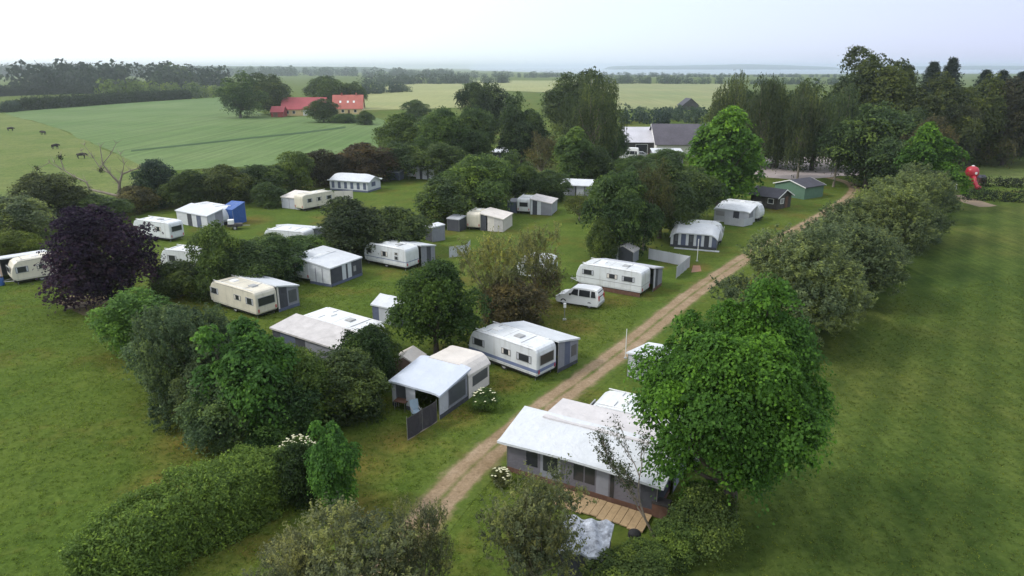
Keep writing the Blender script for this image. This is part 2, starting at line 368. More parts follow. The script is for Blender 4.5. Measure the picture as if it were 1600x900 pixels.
# ------------------------------------------------------------------ builders: caravan, tent/awning, shed, car
def pane(face, a0, a1, z0, z1, L, W, mat, parent, frame='white_trim', fw=.05, d=0.0):
    """a window with its frame on face S (y=0), N, E (x=L) or W (x=0)"""
    def bx(m, a0, a1, z0, z1, o0, o1):
        if face == 'S': m.box(a0, a1, -o1 - d, -o0 - d, z0, z1)
        elif face == 'N': m.box(a0, a1, W + o0 + d, W + o1 + d, z0, z1)
        elif face == 'E': m.box(L + o0 + d, L + o1 + d, a0, a1, z0, z1)
        else: m.box(-o1 - d, -o0 - d, a0, a1, z0, z1)
    m = MB(); bx(m, a0, a1, z0, z1, -.03, .02); w = m.build('window', mat, parent)
    if frame:
        m = MB()
        bx(m, a0 - fw, a1 + fw, z1, z1 + fw, -.03, .035); bx(m, a0 - fw, a1 + fw, z0 - fw, z0, -.03, .035)
        bx(m, a0 - fw, a0, z0, z1, -.03, .035); bx(m, a1, a1 + fw, z0, z1, -.03, .035)
        m.build('frame', frame, w)
    return w
def wheel(parent, x, y, r=.32, w=.18, name='wheel'):
    e = bpy.data.objects.new(name, None); COL.objects.link(e); e.parent = parent; e.location = (x, y, r); e.empty_display_size = .1
    m = MB(); n = 16
    prof = [(r * .62, -w / 2), (r * .95, -w / 2), (r, -w * .3), (r, w * .3), (r * .95, w / 2), (r * .62, w / 2)]
    m.loft([[(q * math.cos(2 * math.pi * k / n), o_, q * math.sin(2 * math.pi * k / n)) for q, o_ in prof] for k in range(n + 1)], False)
    m.build('tyre', 'dark_rubber', e)
    m = MB(); ring = lambda q, yy: [(q * math.cos(2 * math.pi * k / n), yy, q * math.sin(2 * math.pi * k / n)) for k in range(n)]
    m.loft([ring(r * .63, -w * .42), ring(r * .45, -w * .3), ring(r * .16, -w * .45)]); m.loft([ring(r * .63, w * .3), ring(r * .2, w * .42)]); m.build('rim', 'grey_plastic', e)
def caravan(label, f, L=None, W=2.25, H=2.6, z0=.42, body='white_gelcoat', nose='L', S=(), E=(), Wd=(), stripe=None, hatches=(.5,), door=None, tow=True, group=None, N_=()):
    loc, rz, L0 = f; L = L or L0
    t = thing('caravan', label, 'caravan', loc, rz, group)
    def end(s):   # profile of one end, distance from end and height
        if nose == s: return [(.42, z0), (.12, z0 + .22), (.02, z0 + .55), (.05, z0 + 1.0), (.2, z0 + 1.45), (.45, H - .3), (.75, H - .12), (1.15, H - .02)]
        return [(.1, z0), (.02, z0 + .12), (0, z0 + .5), (0, H - .55), (.04, H - .3), (.14, H - .12), (.35, H - .02)]
    prof = [(x, z) for x, z in end('L')] + [(L * .5, H + .03)] + [(L - x, z) for x, z in end('R')[::-1]]
    cx, cz = L / 2, (z0 + H) / 2
    def ring(y, s): return [(cx + (x - cx) * (1 - s / L * 2), y, cz + (z - cz) * (1 - s / (H - z0) * 2)) for x, z in prof]
    m = MB(); m.loft([ring(0, .09), ring(.03, .035), ring(.12, 0), ring(W - .12, 0), ring(W - .03, .035), ring(W, .09)])
    bo = m.build('body', body, t)
    for y in (.16, W - .16): MB().box(.7, L - .6, y - .03, y + .03, H + .0, H + .05).build('roof_rail', 'white_trim', t)
    for k, h in enumerate(hatches):
        hm = MB(); x = L * h; y = W * .5; hm.loft([[(x - .36, y - .34, H - .02), (x + .36, y - .34, H - .02), (x + .36, y + .34, H - .02), (x - .36, y + .34, H - .02)], [(x - .32, y - .3, H + .11), (x + .32, y - .3, H + .11), (x + .32, y + .3, H + .11), (x - .32, y + .3, H + .11)]])
        hm.build('roof_hatch', 'grey_plastic' if k % 2 else 'white_trim', t)
    for q, (c_, w_, zb, zt) in enumerate(S):
        w = pane('S', L * c_ - w_ / 2, L * c_ + w_ / 2, zb, zt, L, W, 'dark_glass', t, 'grey_plastic', .04)
        cw = w_ * (.14 + .07 * (q % 2))
        for x0, x1 in ((L * c_ - w_ / 2 + .02, L * c_ - w_ / 2 + cw), (L * c_ + w_ / 2 - cw, L * c_ + w_ / 2 - .02)): MB().box(x0, x1, -.024, -.018, zb + .03, zt - .03).build('curtain', 'cream_canvas' if q % 2 else 'light_grey_canvas', w)
    m = MB(); m.box(.75, L - .4, .0, .06, H - .16, H - .11); m.build('awning_rail', 'grey_plastic', t)
    m = MB(); m.box(.1, L - .05, -.004, .04, z0 + .16, z0 + .19); m.build('panel_seam', 'grey_plastic', t)
    for q in range(1, 4): MB().box(L * q / 4 - .02, L * q / 4 + .02, .15, W - .15, H - .01, H + .035).build('roof_seam', 'stripe_grey', t)
    for (a0, a1, zb, zt) in E: pane('E', a0, a1, zb, zt, L, W, 'dark_glass', t, 'grey_plastic', .04)
    for (a0, a1, zb, zt) in Wd: pane('W', a0, a1, zb, zt, L, W, 'dark_glass', t, 'grey_plastic', .04)
    if stripe:
        zb, zt, sm = stripe
        m = MB(); m.box(.08, L - .02, -.008, .05, zb, zt); m.build('stripe', sm, t)
        if nose != 'R': m = MB(); m.box(L - .05, L + .008, .06, W - .06, zb, zt); m.build('stripe', sm, t)
    if door is not None:
        x = L * door; m = MB(); m.box(x - .3, x + .3, -.02, .04, z0 + .1, H - .35); d = m.build('door', body, t)
        m = MB(); m.box(x + .18, x + .26, -.06, -.02, 1.3, 1.36); m.build('handle', 'grey_plastic', d)
    m = MB(); m.box(.2, L - .15, .1, W - .1, z0 - .12, z0 + .02); m.build('chassis', 'dark_rubber', t)
    for y in (.2, W - .2): wheel(t, L * .52, y)
    for x in (.5, L - .35):
        for y in (.25, W - .25): MB().tube([(x, y, .0), (x, y, z0)], .03).build('corner_steady', 'galvanised', t)
    if tow:
        s = -1 if nose == 'L' else 1; xe = 0 if nose == 'L' else L
        m = MB(); 
        for y in (.45, W - .45): m.tube([(xe - s * .3, y, z0 - .03), (xe + s * 1.15, W / 2, z0)], .045)
        m.tube([(xe + s * 1.0, W / 2, 0), (xe + s * 1.0, W / 2, z0 + .3)], .035); m.build('tow_bar', 'galvanised', t)
    for x in (L - .02,) if nose == 'L' else (.02,):
        for y in (.16, W - .28): MB().box(x - .05, x + .05, y, y + .12, z0 + .2, z0 + .5).build('tail_light', 'red_plastic', t)
    return t
def tent(name, label, cat, f, L, W, zr, wall='grey_canvas', roof='white_canvas', over=.12, faces=None, wins=(), valance=.14, skirt=None, group=None, nx=12, ny=10, posts=True, seed=1, gable=False):
    """fabric room: zr(u, v) is the roof height over the L x W footprint; faces lists wall panels as (from, to, material) fractions"""
    loc, rz, _ = f; t = thing(name, label, cat, loc, rz, group); rng = random.Random(seed)
    m = MB(); xs = [-over + (L + 2 * over) * i / nx for i in range(nx + 1)]; ys = [-over + (W + 2 * over) * j / ny for j in range(ny + 1)]
    for j, y in enumerate(ys):
        for i, x in enumerate(xs):
            e = i in (0, nx) or j in (0, ny)
            sag = 0 if e else -.05 * abs(math.sin(2.5 * math.pi * x / L)) * (rng.random() * .5 + .5)
            m.v.append((x, y, zr(x / L, y / W) + sag + .02))
    for j in range(ny):
        for i in range(nx): a = j * (nx + 1) + i; m.f.append((a, a + 1, a + nx + 2, a + nx + 1))
    edge = [j * (nx + 1) + i for j, i in [(0, i) for i in range(nx)] + [(j, nx) for j in range(ny)] + [(ny, i) for i in range(nx, 0, -1)] + [(j, 0) for j in range(ny, 0, -1)]]
    k = len(m.v); 
    for e in edge: x, y, z = m.v[e]; m.v.append((x, y, z - valance))
    for q in range(len(edge)): m.f.append((edge[q], k + q, k + (q + 1) % len(edge), edge[(q + 1) % len(edge)]))
    m.build('roof', roof, t, False)
    faces = faces if faces is not None else {c: [(0, 1, wall)] for c in 'SENW'}
    def pt(face, fr_, o=0.0):
        if face == 'S': return L * fr_, -o, zr(fr_, 0)
        if face == 'N': return L * fr_, W + o, zr(fr_, 1)
        if face == 'E': return L + o, W * fr_, zr(1, fr_)
        return -o, W * fr_, zr(0, fr_)
    for face, panels in faces.items():
        for (a, b_, mt) in panels:
            cuts = [a, b_] if not (gable and a < .5 < b_) else [a, .5, b_]
            m = MB()
            for q in range(len(cuts) - 1):
                x0, y0, h0 = pt(face, cuts[q]); x1, y1, h1 = pt(face, cuts[q + 1]); i0 = pt(face, cuts[q], -.03); i1 = pt(face, cuts[q + 1], -.03)
                m.hexa([(x0, y0, .03), (x1, y1, .03), (i1[0], i1[1], .03), (i0[0], i0[1], .03), (x0, y0, h0 - .03), (x1, y1, h1 - .03), (i1[0], i1[1], h1 - .03), (i0[0], i0[1], h0 - .03)])
            m.build('wall_panel', mt, t)
            if skirt:
                x0, y0, _h = pt(face, a, .025); x1, y1, _h = pt(face, b_, .025); i0 = pt(face, a, .004); i1 = pt(face, b_, .004)
                m = MB(); m.hexa([(x0, y0, .01), (x1, y1, .01), (i1[0], i1[1], .01), (i0[0], i0[1], .01), (x0, y0, .32), (x1, y1, .32), (i1[0], i1[1], .32), (i0[0], i0[1], .32)])
                m.build('mud_skirt', skirt, t)
    for (face, a, b_, zb, zt, mt) in wins:
        S_ = L if face in 'SN' else W
        pane(face, S_ * a, S_ * b_, zb, zt, L, W, mt, t, None)
    if posts:
        for (x, y, u, v) in ((0, 0, 0, 0), (L, 0, 1, 0), (L, W, 1, 1), (0, W, 0, 1)):
            MB().tube([(x, y, 0), (x, y, zr(u, v))], .022).build('pole', 'galvanised', t)
    return t
def lean(zs, zn, hip=0, hw=.12):
    def g(u, v):
        uu = min(max(u, -.05), 1.05); vv = min(max(v, -.1), 1.1)
        return zs + (zn - zs) * vv - hip * max(0, 1 - min(uu, 1 - uu) / hw) ** 2
    return g
def leanx(zw, ze, hip=0, hw=.15):
    def g(u, v): return zw + (ze - zw) * u - hip * max(0, 1 - min(v, 1 - v) / hw) ** 2
    return g
def gab(ze, zp, along='x'):
    def g(u, v): a = v if along == 'x' else u; return zp - (zp - ze) * abs(a - .5) * 2
    return g
def hut(name, label, cat, f, L, W, ze, zp, wall, roof, along='x', over=.3, trim=None, wins=(), door=None, group=None, chim=None):
    loc, rz, _ = f; t = thing(name, label, cat, loc, rz, group); m = MB()
    if along == 'x': prof = [(0, 0), (W, 0), (W, ze), (W / 2, zp), (0, ze)]; m.loft([[(0, y, z) for y, z in prof], [(L, y, z) for y, z in prof]])
    else: prof = [(0, 0), (L, 0), (L, ze), (L / 2, zp), (0, ze)]; m.loft([[(x, 0, z) for x, z in prof], [(x, W, z) for x, z in prof]])
    m.build('wall', wall, t); S_ = W if along == 'x' else L; sl = (zp - ze) / (S_ / 2); th = .1
    for s in (0, 1):
        m = MB(); a0 = -over if s == 0 else S_ + over; za = ze - sl * over; b0, b1 = -over, (L if along == 'x' else W) + over
        q = [(a0, za), (S_ / 2, zp), (S_ / 2, zp + th), (a0, za + th)]
        P_ = (lambda a, b_, z: (b_, a, z + .01)) if along == 'x' else (lambda a, b_, z: (a, b_, z + .01))
        m.hexa([P_(q[0][0], b0, q[0][1]), P_(q[1][0], b0, q[1][1]), P_(q[1][0], b1, q[1][1]), P_(q[0][0], b1, q[0][1]), P_(q[3][0], b0, q[3][1]), P_(q[2][0], b0, q[2][1]), P_(q[2][0], b1, q[2][1]), P_(q[3][0], b1, q[3][1])])
        ro = m.build('roof_slope', roof, t)
        if trim:
            for bb in (b0 - .04, b1 + .0):
                m = MB(); m.hexa([P_(q[0][0], bb, q[0][1] - .05), P_(q[1][0], bb, q[1][1] - .05), P_(q[1][0], bb + .04, q[1][1] - .05), P_(q[0][0], bb + .04, q[0][1] - .05), P_(q[3][0], bb, q[3][1] + .02), P_(q[2][0], bb, q[2][1] + .02), P_(q[2][0], bb + .04, q[2][1] + .02), P_(q[3][0], bb + .04, q[3][1] + .02)])
                m.build('barge_board', trim, ro)
    for (face, a0, a1, zb, zt, mt) in wins: pane(face, a0, a1, zb, zt, L, W, mt, t, 'white_trim', .08)
    if door:
        face, a0, a1, zt, mt = door; m = MB()
        if face == 'S': m.box(a0, a1, -.04, .02, .02, zt)
        else: m.box(L - .02, L + .04, a0, a1, .02, zt)
        m.build('door', mt, t)
    if chim:
        for (x, y, z) in chim: MB().box(x - .35, x + .35, y - .35, y + .35, z - 1.2, z + .8).build('chimney', 'orange_tile_roof', t)
    return t
def box_tent(name, label, f, L, W, zs, zn, wall, roof, door=None, cat='storage tent', **kw):
    return tent(name, label, cat, f, L, W, lean(zs, zn), wall, roof, over=.06, wins=door or (), **kw)
def car(name, label, cat, f, L=4.4, W=1.75, H=1.8, paint='car_white', van=True, group=None, rear='R'):
    """van or car, side facing y=0; nose at x=0 when rear == 'R'"""
    loc, rz, _ = f; t = thing(name, label, cat, loc, rz, group); fx = (lambda x: x) if rear == 'R' else (lambda x: L - x)
    if van: prof = [(.15, .22), (.02, .45), (.04, .75), (.35, .98), (.95, 1.12), (1.45, 1.55), (1.75, H - .08), (2.3, H), (3.7, H), (4.15, H - .06), (4.3, 1.45), (4.38, .9), (4.4, .45), (4.3, .22)]
    else: prof = [(.15, .22), (.02, .45), (.05, .68), (.5, .84), (1.1, .92), (1.75, 1.32), (2.2, 1.44), (3.0, 1.44), (3.6, 1.2), (4.1, .95), (4.35, .88), (4.4, .5), (4.3, .22)]
    prof = [(x * L / 4.4, z * H / 1.8 if van else z) for x, z in prof]
    def ring(y, inset):
        return [(fx(x), y + (inset * max(0, (z - .85)) * (1 if y < W / 2 else -1)), z) for x, z in prof]
    def sh(y, s): return [(fx(L / 2 + (x - L / 2) * (1 - s)), y + (.16 * max(0, z - .85) * (1 if y < W / 2 else -1)), .8 + (z - .8) * (1 - s)) for x, z in prof]
    m = MB(); m.loft([sh(0.02, .03), ring(.09, .16), ring(W * .5, 0), ring(W - .09, .16), sh(W - .02, .03)]); m.build('body', paint, t, False)
    top = H - .14 if van else 1.36
    sills = 1.08 * H / 1.8 if van else .93
    wl = [((1.55, 1.18), (1.85, top), (2.3, top), (2.3, sills)), ((2.42, sills), (2.42, top), (3.5, top), (3.5, sills)), ((3.62, sills), (3.62, top), (3.98, top - .03), (4.08, sills))] if van else [((1.5, .95), (1.95, 1.34), (2.45, 1.36), (2.45, .95)), ((2.55, .95), (2.55, 1.36), (3.0, 1.34), (3.5, .97))]
    for side in (0, 1):
        for q in wl:
            ps = [(x * L / 4.4, z) for x, z in q]
            yy = lambda z, o: (.012 - o + .16 * max(0, z - .85)) if side == 0 else W - (.012 - o + .16 * max(0, z - .85))
            m = MB(); m.loft([[(fx(x), yy(z, .02), z) for x, z in ps], [(fx(x), yy(z, -.05), z) for x, z in ps]]); m.build('window', 'dark_glass', t)
    m = MB(); xr = L * 4.3 / 4.4
    if van: m.hexa([(fx(xr + .06), .22, 1.1), (fx(xr + .06), W - .22, 1.1), (fx(xr - .1), W - .22, 1.1), (fx(xr - .1), .22, 1.1), (fx(xr - .04), .28, H - .2), (fx(xr - .04), W - .28, H - .2), (fx(xr - .2), W - .28, H - .2), (fx(xr - .2), .28, H - .2)])
    else: m.hexa([(fx(4.02), .25, .99), (fx(4.02), W - .25, .99), (fx(3.9), W - .25, .97), (fx(3.9), .25, .97), (fx(3.2), .35, 1.41), (fx(3.2), W - .35, 1.41), (fx(3.1), W - .35, 1.37), (fx(3.1), .35, 1.37)])
    m.build('rear_window', 'dark_glass', t)
    m = MB(); a, b_ = ((.99, 1.17), (1.66, H - .12)) if van else ((1.15, .97), (1.82, 1.36))
    m.hexa([(fx(a[0]), .2, a[1]), (fx(a[0]), W - .2, a[1]), (fx(a[0] + .1), W - .2, a[1] - .06), (fx(a[0] + .1), .2, a[1] - .06), (fx(b_[0] - .04), .3, b_[1] + .02), (fx(b_[0] - .04), W - .3, b_[1] + .02), (fx(b_[0] + .1), W - .3, b_[1] - .06), (fx(b_[0] + .1), .3, b_[1] - .06)])
    m.build('windscreen', 'dark_glass', t)
    for x in (.85, 3.5):
        for y in (.13, W - .13): wheel(t, fx(x * L / 4.4), y, .32, .2)
    for y in (.1, W - .3):
        m = MB(); m.box(min(fx(L - .05), fx(L + .02)), max(fx(L - .05), fx(L + .02)), y, y + .2, .85, 1.3 if van else 1.0); m.build('tail_light', 'red_plastic', t)
        m = MB(); m.box(min(fx(.04), fx(.3)), max(fx(.04), fx(.3)), y, y + .22, .66, .82); m.build('headlight', 'pale_window', t)
    m = MB(); m.box(min(fx(L - .1), fx(L + .05)), max(fx(L - .1), fx(L + .05)), .08, W - .08, .35, .58); m.build('bumper', 'grey_plastic', t)
    m = MB(); m.box(min(fx(1.5), fx(1.65)), max(fx(1.5), fx(1.65)), -.15, .05, 1.12, 1.28); m.build('wing_mirror', 'dark_rubber', t)
    return t
def windbreak(label, pts, h, mat, name='windbreak', post='galvanised', rail=None, group=None):
    p0 = Vector(pts[0]); t = thing(name, label, 'windbreak', (p0.x, p0.y, 0), 0, group)
    loc = [Vector(p) - p0 for p in pts]; segs = []
    for a, b_ in zip(loc, loc[1:]):
        n = max(1, round((b_ - a).length / 1.4)); segs += [(a.lerp(b_, k / n), a.lerp(b_, (k + 1) / n)) for k in range(n)]
    for a, b_ in segs:
        d = (b_ - a).normalized(); n = Vector((d.y, -d.x, 0)) * .012; m = MB(); c_ = (a + b_) / 2 + n * 4
        rows = [[a, (a + c_) / 2, c_, (b_ + c_) / 2, b_]]
        ring = lambda z: [q + n + Vector((0, 0, z)) for q in rows[0]] + [q - n + Vector((0, 0, z)) for q in rows[0][::-1]]
        m.loft([ring(.06), ring(h * .5), ring(h)]); m.build('cloth_panel', mat, t)
        if rail: m = MB(); m.tube([a + Vector((0, 0, .03)), b_ + Vector((0, 0, .03))], .05, 5); m.build('bottom_rail', rail, t)
    for q in [s[0] for s in segs] + [segs[-1][1]]: MB().tube([q, q + Vector((0, 0, h + .12))], .02, 5).build('post', post, t)
    return t

# ------------------------------------------------------------------ pitches left of the track
# open-sided awning with blue-grey roof and cream rear room, with its wind fence
f = fr((614, 634), (687, 656)); wB1 = f[2]
tent('awning', 'awning with pale blue-grey roof and open dark front, beside the dark wind fence', 'awning', f, wB1, 3.3, lean(1.98, 2.45, .06), roof='pale_blue_canvas',
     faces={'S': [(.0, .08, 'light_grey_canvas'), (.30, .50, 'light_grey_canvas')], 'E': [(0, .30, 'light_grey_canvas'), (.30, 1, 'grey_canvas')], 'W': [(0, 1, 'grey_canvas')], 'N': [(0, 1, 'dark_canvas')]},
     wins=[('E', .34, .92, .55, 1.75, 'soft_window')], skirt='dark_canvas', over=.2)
g2 = off(f, 0, 3.4)
tent('awning', 'cream rounded tent room behind the pale blue-grey awning roof', 'awning', g2, wB1, 2.7, lambda u, v: 2.5 - .12 * v - .55 * max(0, (abs(u - .5) - .3) / .2) ** 2, roof='cream_canvas',
     faces={'E': [(0, .16, 'cream_canvas'), (.16, 1, 'cream_canvas')], 'W': [(0, 1, 'cream_canvas')], 'N': [(0, 1, 'cream_canvas')]}, wins=[('E', .2, .92, .75, 1.5, 'soft_window')], over=.08, nx=16)
e = off(f, wB1, 0)[0]; w0 = G(637, 688); windbreak('dark mesh wind fence with pale bottom rail beside the blue-grey awning', [(w0.x, w0.y, 0), (e.x - .15, e.y - .25, 0)], 1.5, 'dark_mesh_cloth', rail='log_wood')
t = thing('camping_chair', 'light blue folding chair in front of the open awning', 'chair', G(650, 652), .4)
MB().box(-.28, .28, -.25, .25, .40, .45).build('seat', 'light_blue_cloth', t); MB().hexa([(-.28, .22, .45), (.28, .22, .45), (.28, .27, .45), (-.28, .27, .45), (-.28, .42, 1.1), (.28, .42, 1.1), (.28, .47, 1.1), (-.28, .47, 1.1)]).build('backrest', 'light_blue_cloth', t)
for x in (-.27, .27):
    for y, y2 in ((-.25, .25), (.25, -.25)): MB().tube([(x, y, 0), (x, y2, .62 if y2 < 0 else .42)], .014, 5).build('leg', 'galvanised', t)
    MB().box(x - .03, x + .03, -.25, .28, .62, .66).build('armrest', 'grey_plastic', t)
t = thing('camping_table', 'small dark table in the open front of the blue-grey awning', 'table', G(628, 640), -.4)
MB().box(-.45, .45, -.3, .3, .66, .70).build('table_top', 'brown_boards', t)
for x in (-.4, .4):
    for y in (-.25, .25): MB().tube([(x, y, 0), (x, y, .66)], .018, 5).build('leg', 'galvanised', t)
tent('storage_tent', 'small brown ridge tent tucked behind the blue-grey awning', 'tent', fr((612, 588), (650, 592)), 2.0, 2.0, gab(1.15, 1.75, 'y'), wall='brown_canvas', roof='cream_canvas', over=.05, nx=8, gable=True)

# white caravan with blue-grey stripe and awning behind
f = fr((732, 551), (839, 590), .42); LB2 = f[2]
caravan('white caravan with three dark side windows and a blue-grey stripe, beside the track', f, stripe=(.72, .98, 'stripe_blue'), S=[(.16, 1.25, 1.35, 1.9), (.57, .85, 1.4, 1.85), (.82, 1.35, 1.35, 1.9)], E=[(.35, 1.9, 1.25, 2.0)], hatches=(.3, .62), W=2.3)
ga = off(f, 1.6, 2.36)
tent('awning', 'pale roofed awning with grey end wall behind the blue-striped caravan', 'awning', ga, LB2 - 1.5, 2.5, lean(2.62, 2.1), roof='white_canvas',
     faces={'E': [(0, .32, 'grey_canvas'), (.32, .6, 'blue_grey_canvas'), (.6, 1, 'grey_canvas')], 'N': [(0, 1, 'dark_canvas')], 'W': [(0, 1, 'grey_canvas')]}, wins=[('E', .66, .92, .8, 1.7, 'soft_window')], skirt='dark_canvas')
t = thing('service_post', 'white electric service post on the lawn near the parked van', 'post', G(882, 500))
MB().tube([(0, 0, 0), (0, 0, 1.6)], .04, 8).build('post', 'galvanised', t); MB().box(-.12, .12, -.1, .1, 1.2, 1.62).build('socket_box', 'white_trim', t); MB().box(-.16, .16, -.12, .12, 0, .12).build('base', 'grey_plastic', t)
t = thing('marker_pole', 'thin white pole at the edge of the track', 'pole', G(977, 560))
MB().tube([(0, 0, 0), (0, 0, 2.5)], .03, 6).build('shaft', 'white_trim', t); MB().box(-.1, .1, -.1, .1, 0, .08).build('base', 'grey_plastic', t)
t = thing('marker_pole', 'white pole on the grass by the orange mat', 'pole', G(1089, 408))
MB().tube([(0, 0, 0), (0, 0, 2.7)], .045, 6).build('shaft', 'white_trim', t); MB().box(-.12, .12, -.12, .12, 0, .08).build('base', 'grey_plastic', t)

f = fr((867, 474), (931, 484)); car('parked_van', 'white van parked on the grass beside a caravan', 'van', f, 4.45, 1.8, 1.85)

# long white caravan with brown skirting, grey awning and cloth fence
f = fr((899, 441), (1002, 459), .42); LB5 = f[2]
caravan('long white caravan with brown skirting boards, behind the parked van', f, W=2.35, H=2.65, S=[(.19, 1.25, 1.5, 2.0), (.56, 1.1, 1.5, 1.95), (.8, 1.3, 1.45, 1.95)], hatches=(.35, .7), E=(), stripe=(1.12, 1.18, 'stripe_grey'))
ga = off(f, 1.2, 2.45)
tent('awning', 'grey awning with dark door panel behind the long white caravan', 'awning', ga, LB5 - .9, 2.5, lean(2.6, 2.05), roof='light_grey_canvas', faces={'E': [(0, .2, 'light_grey_canvas'), (.2, .5, 'dark_canvas'), (.5, 1, 'grey_canvas')], 'N': [(0, 1, 'grey_canvas')], 'W': [(0, 1, 'grey_canvas')]}, skirt='brown_boards')
t = thing('skirting_fence', 'low brown board skirting along the long white caravan', 'skirting', f[0], f[1])
for k in range(22):
    x = .3 + k * (LB5 - .4) / 22; MB().box(x, x + (LB5 - .4) / 22 - .02, -.06, -.03, .02, .42 + .02 * (k % 2)).build('board', 'brown_boards', t)
fk = fr((956, 408), (1000, 414))
tent('storage_tent', 'dark grey storage tent behind the long white caravan', 'storage tent', fk, 2.6, 2.0, gab(1.5, 2.1, 'y'), wall='grey_canvas', roof='weathered_canvas', over=.08, faces={'S': [(0, .3, 'light_grey_canvas'), (.3, 1, 'dark_canvas')], 'E': [(0, 1, 'grey_canvas')], 'W': [(0, 1, 'light_grey_canvas')], 'N': [(0, 1, 'grey_canvas')]}, gable=True)
windbreak('pale cloth windbreak round the grey awning yard', [G(1013, 405), G(1077, 418), G(1056, 436)], 1.35, 'light_grey_canvas')
sh = sheet('door_mat', pix((1083, 415), (1094, 415), (1096, 424), (1080, 426)), .02, 'orange_plastic'); del sh['kind']; tag(sh, 'orange mat on the worn grass by the white pole', 'mat')

# awning with striped dark front, caravan behind
f = fr((1047, 385), (1119, 391))
ff = []
for k in range(6): ff += [(k / 6, k / 6 + .06, 'white_canvas'), (k / 6 + .06, (k + 1) / 6, 'blue_grey_canvas' if k % 2 else 'dark_canvas')]
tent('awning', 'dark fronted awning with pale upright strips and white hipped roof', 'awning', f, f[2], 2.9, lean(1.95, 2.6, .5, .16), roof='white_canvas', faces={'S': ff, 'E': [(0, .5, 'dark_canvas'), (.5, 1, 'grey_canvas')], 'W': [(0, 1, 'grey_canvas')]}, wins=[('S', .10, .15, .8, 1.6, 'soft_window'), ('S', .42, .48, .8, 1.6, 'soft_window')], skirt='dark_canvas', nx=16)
caravan('white caravan behind the dark striped awning', off(f, -.1, 3.0), f[2] + .6, W=2.2, H=2.65, nose='R', hatches=(.45,), S=(), E=[(.5, 1.7, 1.6, 2.1)], tow=False)
t = thing('paving_strip', 'pale paving strip in front of the dark striped awning', 'paving', off(f, 0, -1.0)[0], f[1])
for k in range(9): MB().box(.6 + k * .62, 1.19 + k * .62, 0, .58, 0, .05 + .004 * (k % 3)).build('slab', 'light_grey_canvas', t)

# next awning and its low windbreak
f = fr((1115, 345), (1170, 352)); f = (f[0], f[1], 5.4)
tent('awning', 'grey awning with pale roof and one dark door, beside the dark cabin', 'awning', f, 5.2, 3.0, lean(2.0, 2.6, .1), roof='white_canvas', faces={'S': [(0, .32, 'light_grey_canvas'), (.32, .55, 'light_grey_canvas'), (.55, .72, 'dark_canvas'), (.72, 1, 'light_grey_canvas')], 'E': [(0, .6, 'grey_canvas'), (.6, 1, 'light_grey_canvas')], 'W': [(0, 1, 'grey_canvas')]}, wins=[('S', .05, .3, .9, 1.6, 'pale_window')])
caravan('white caravan behind the grey awning beside the dark cabin', off(f, -.3, 3.1), 6.2, H=2.6, nose='R', W=2.2, S=(), E=(), tow=False)
a = off(f, 2.2, -1.7)[0]; b_ = off(f, 5.0, -1.7)[0]; c_ = off(f, 5.6, .6)[0]
windbreak('pale grey windbreak in front of the grey awning near the dark cabin', [a, b_, c_], 1.15, 'light_grey_canvas')
# dark cabin and green shed
f = fr((1172, 321), (1214, 328))
hut('cabin', 'small dark brown cabin with black roof next to the green shed', 'cabin', f, 4.8, 4.2, 2.0, 3.0, 'dark_boards', 'dark_roof', 'x', .35, 'white_trim', wins=[('S', 3.2, 4.1, .9, 1.6, 'dark_glass'), ('E', 1.0, 1.9, .9, 1.6, 'pale_window')], door=('E', 2.4, 3.2, 1.85, 'brown_boards'))
f = fr((1209, 304), (1256, 312))
hut('shed', 'green wooden shed with dark roof and white barge boards', 'shed', f, f[2], 5.5, 2.1, 3.0, 'green_boards', 'dark_roof', 'y', .25, 'white_trim', door=('E', 2.0, 2.9, 1.85, 'green_boards'))

# ------------------------------------------------------------------ middle rows
f = fr((329, 470), (402, 493), .42)
caravan('cream caravan with dark side and end windows, behind the bushy hedge row', f, body='cream_gelcoat', S=[(.12, 1.2, 1.35, 1.9), (.62, .95, 1.4, 1.85), (.87, 1.0, 1.3, 1.9)], E=[(.25, 2.0, 1.2, 1.95)], W=2.3, hatches=(.35, .75))
tent('awning', 'grey walled awning with pale roof joined to the cream caravan', 'awning', off(f, 1.2, 2.4), f[2] - 1.3, 2.4, lean(2.62, 2.1), roof='white_canvas', faces={'E': [(0, .08, 'cream_canvas'), (.08, .46, 'dark_canvas'), (.46, 1, 'grey_canvas')], 'N': [(0, 1, 'grey_canvas')], 'W': [(0, 1, 'grey_canvas')]}, wins=[('E', .52, .9, .6, 1.8, 'soft_window')], skirt='blue_grey_canvas')

f = fr((458, 438), (518, 449)); wl = f[2]
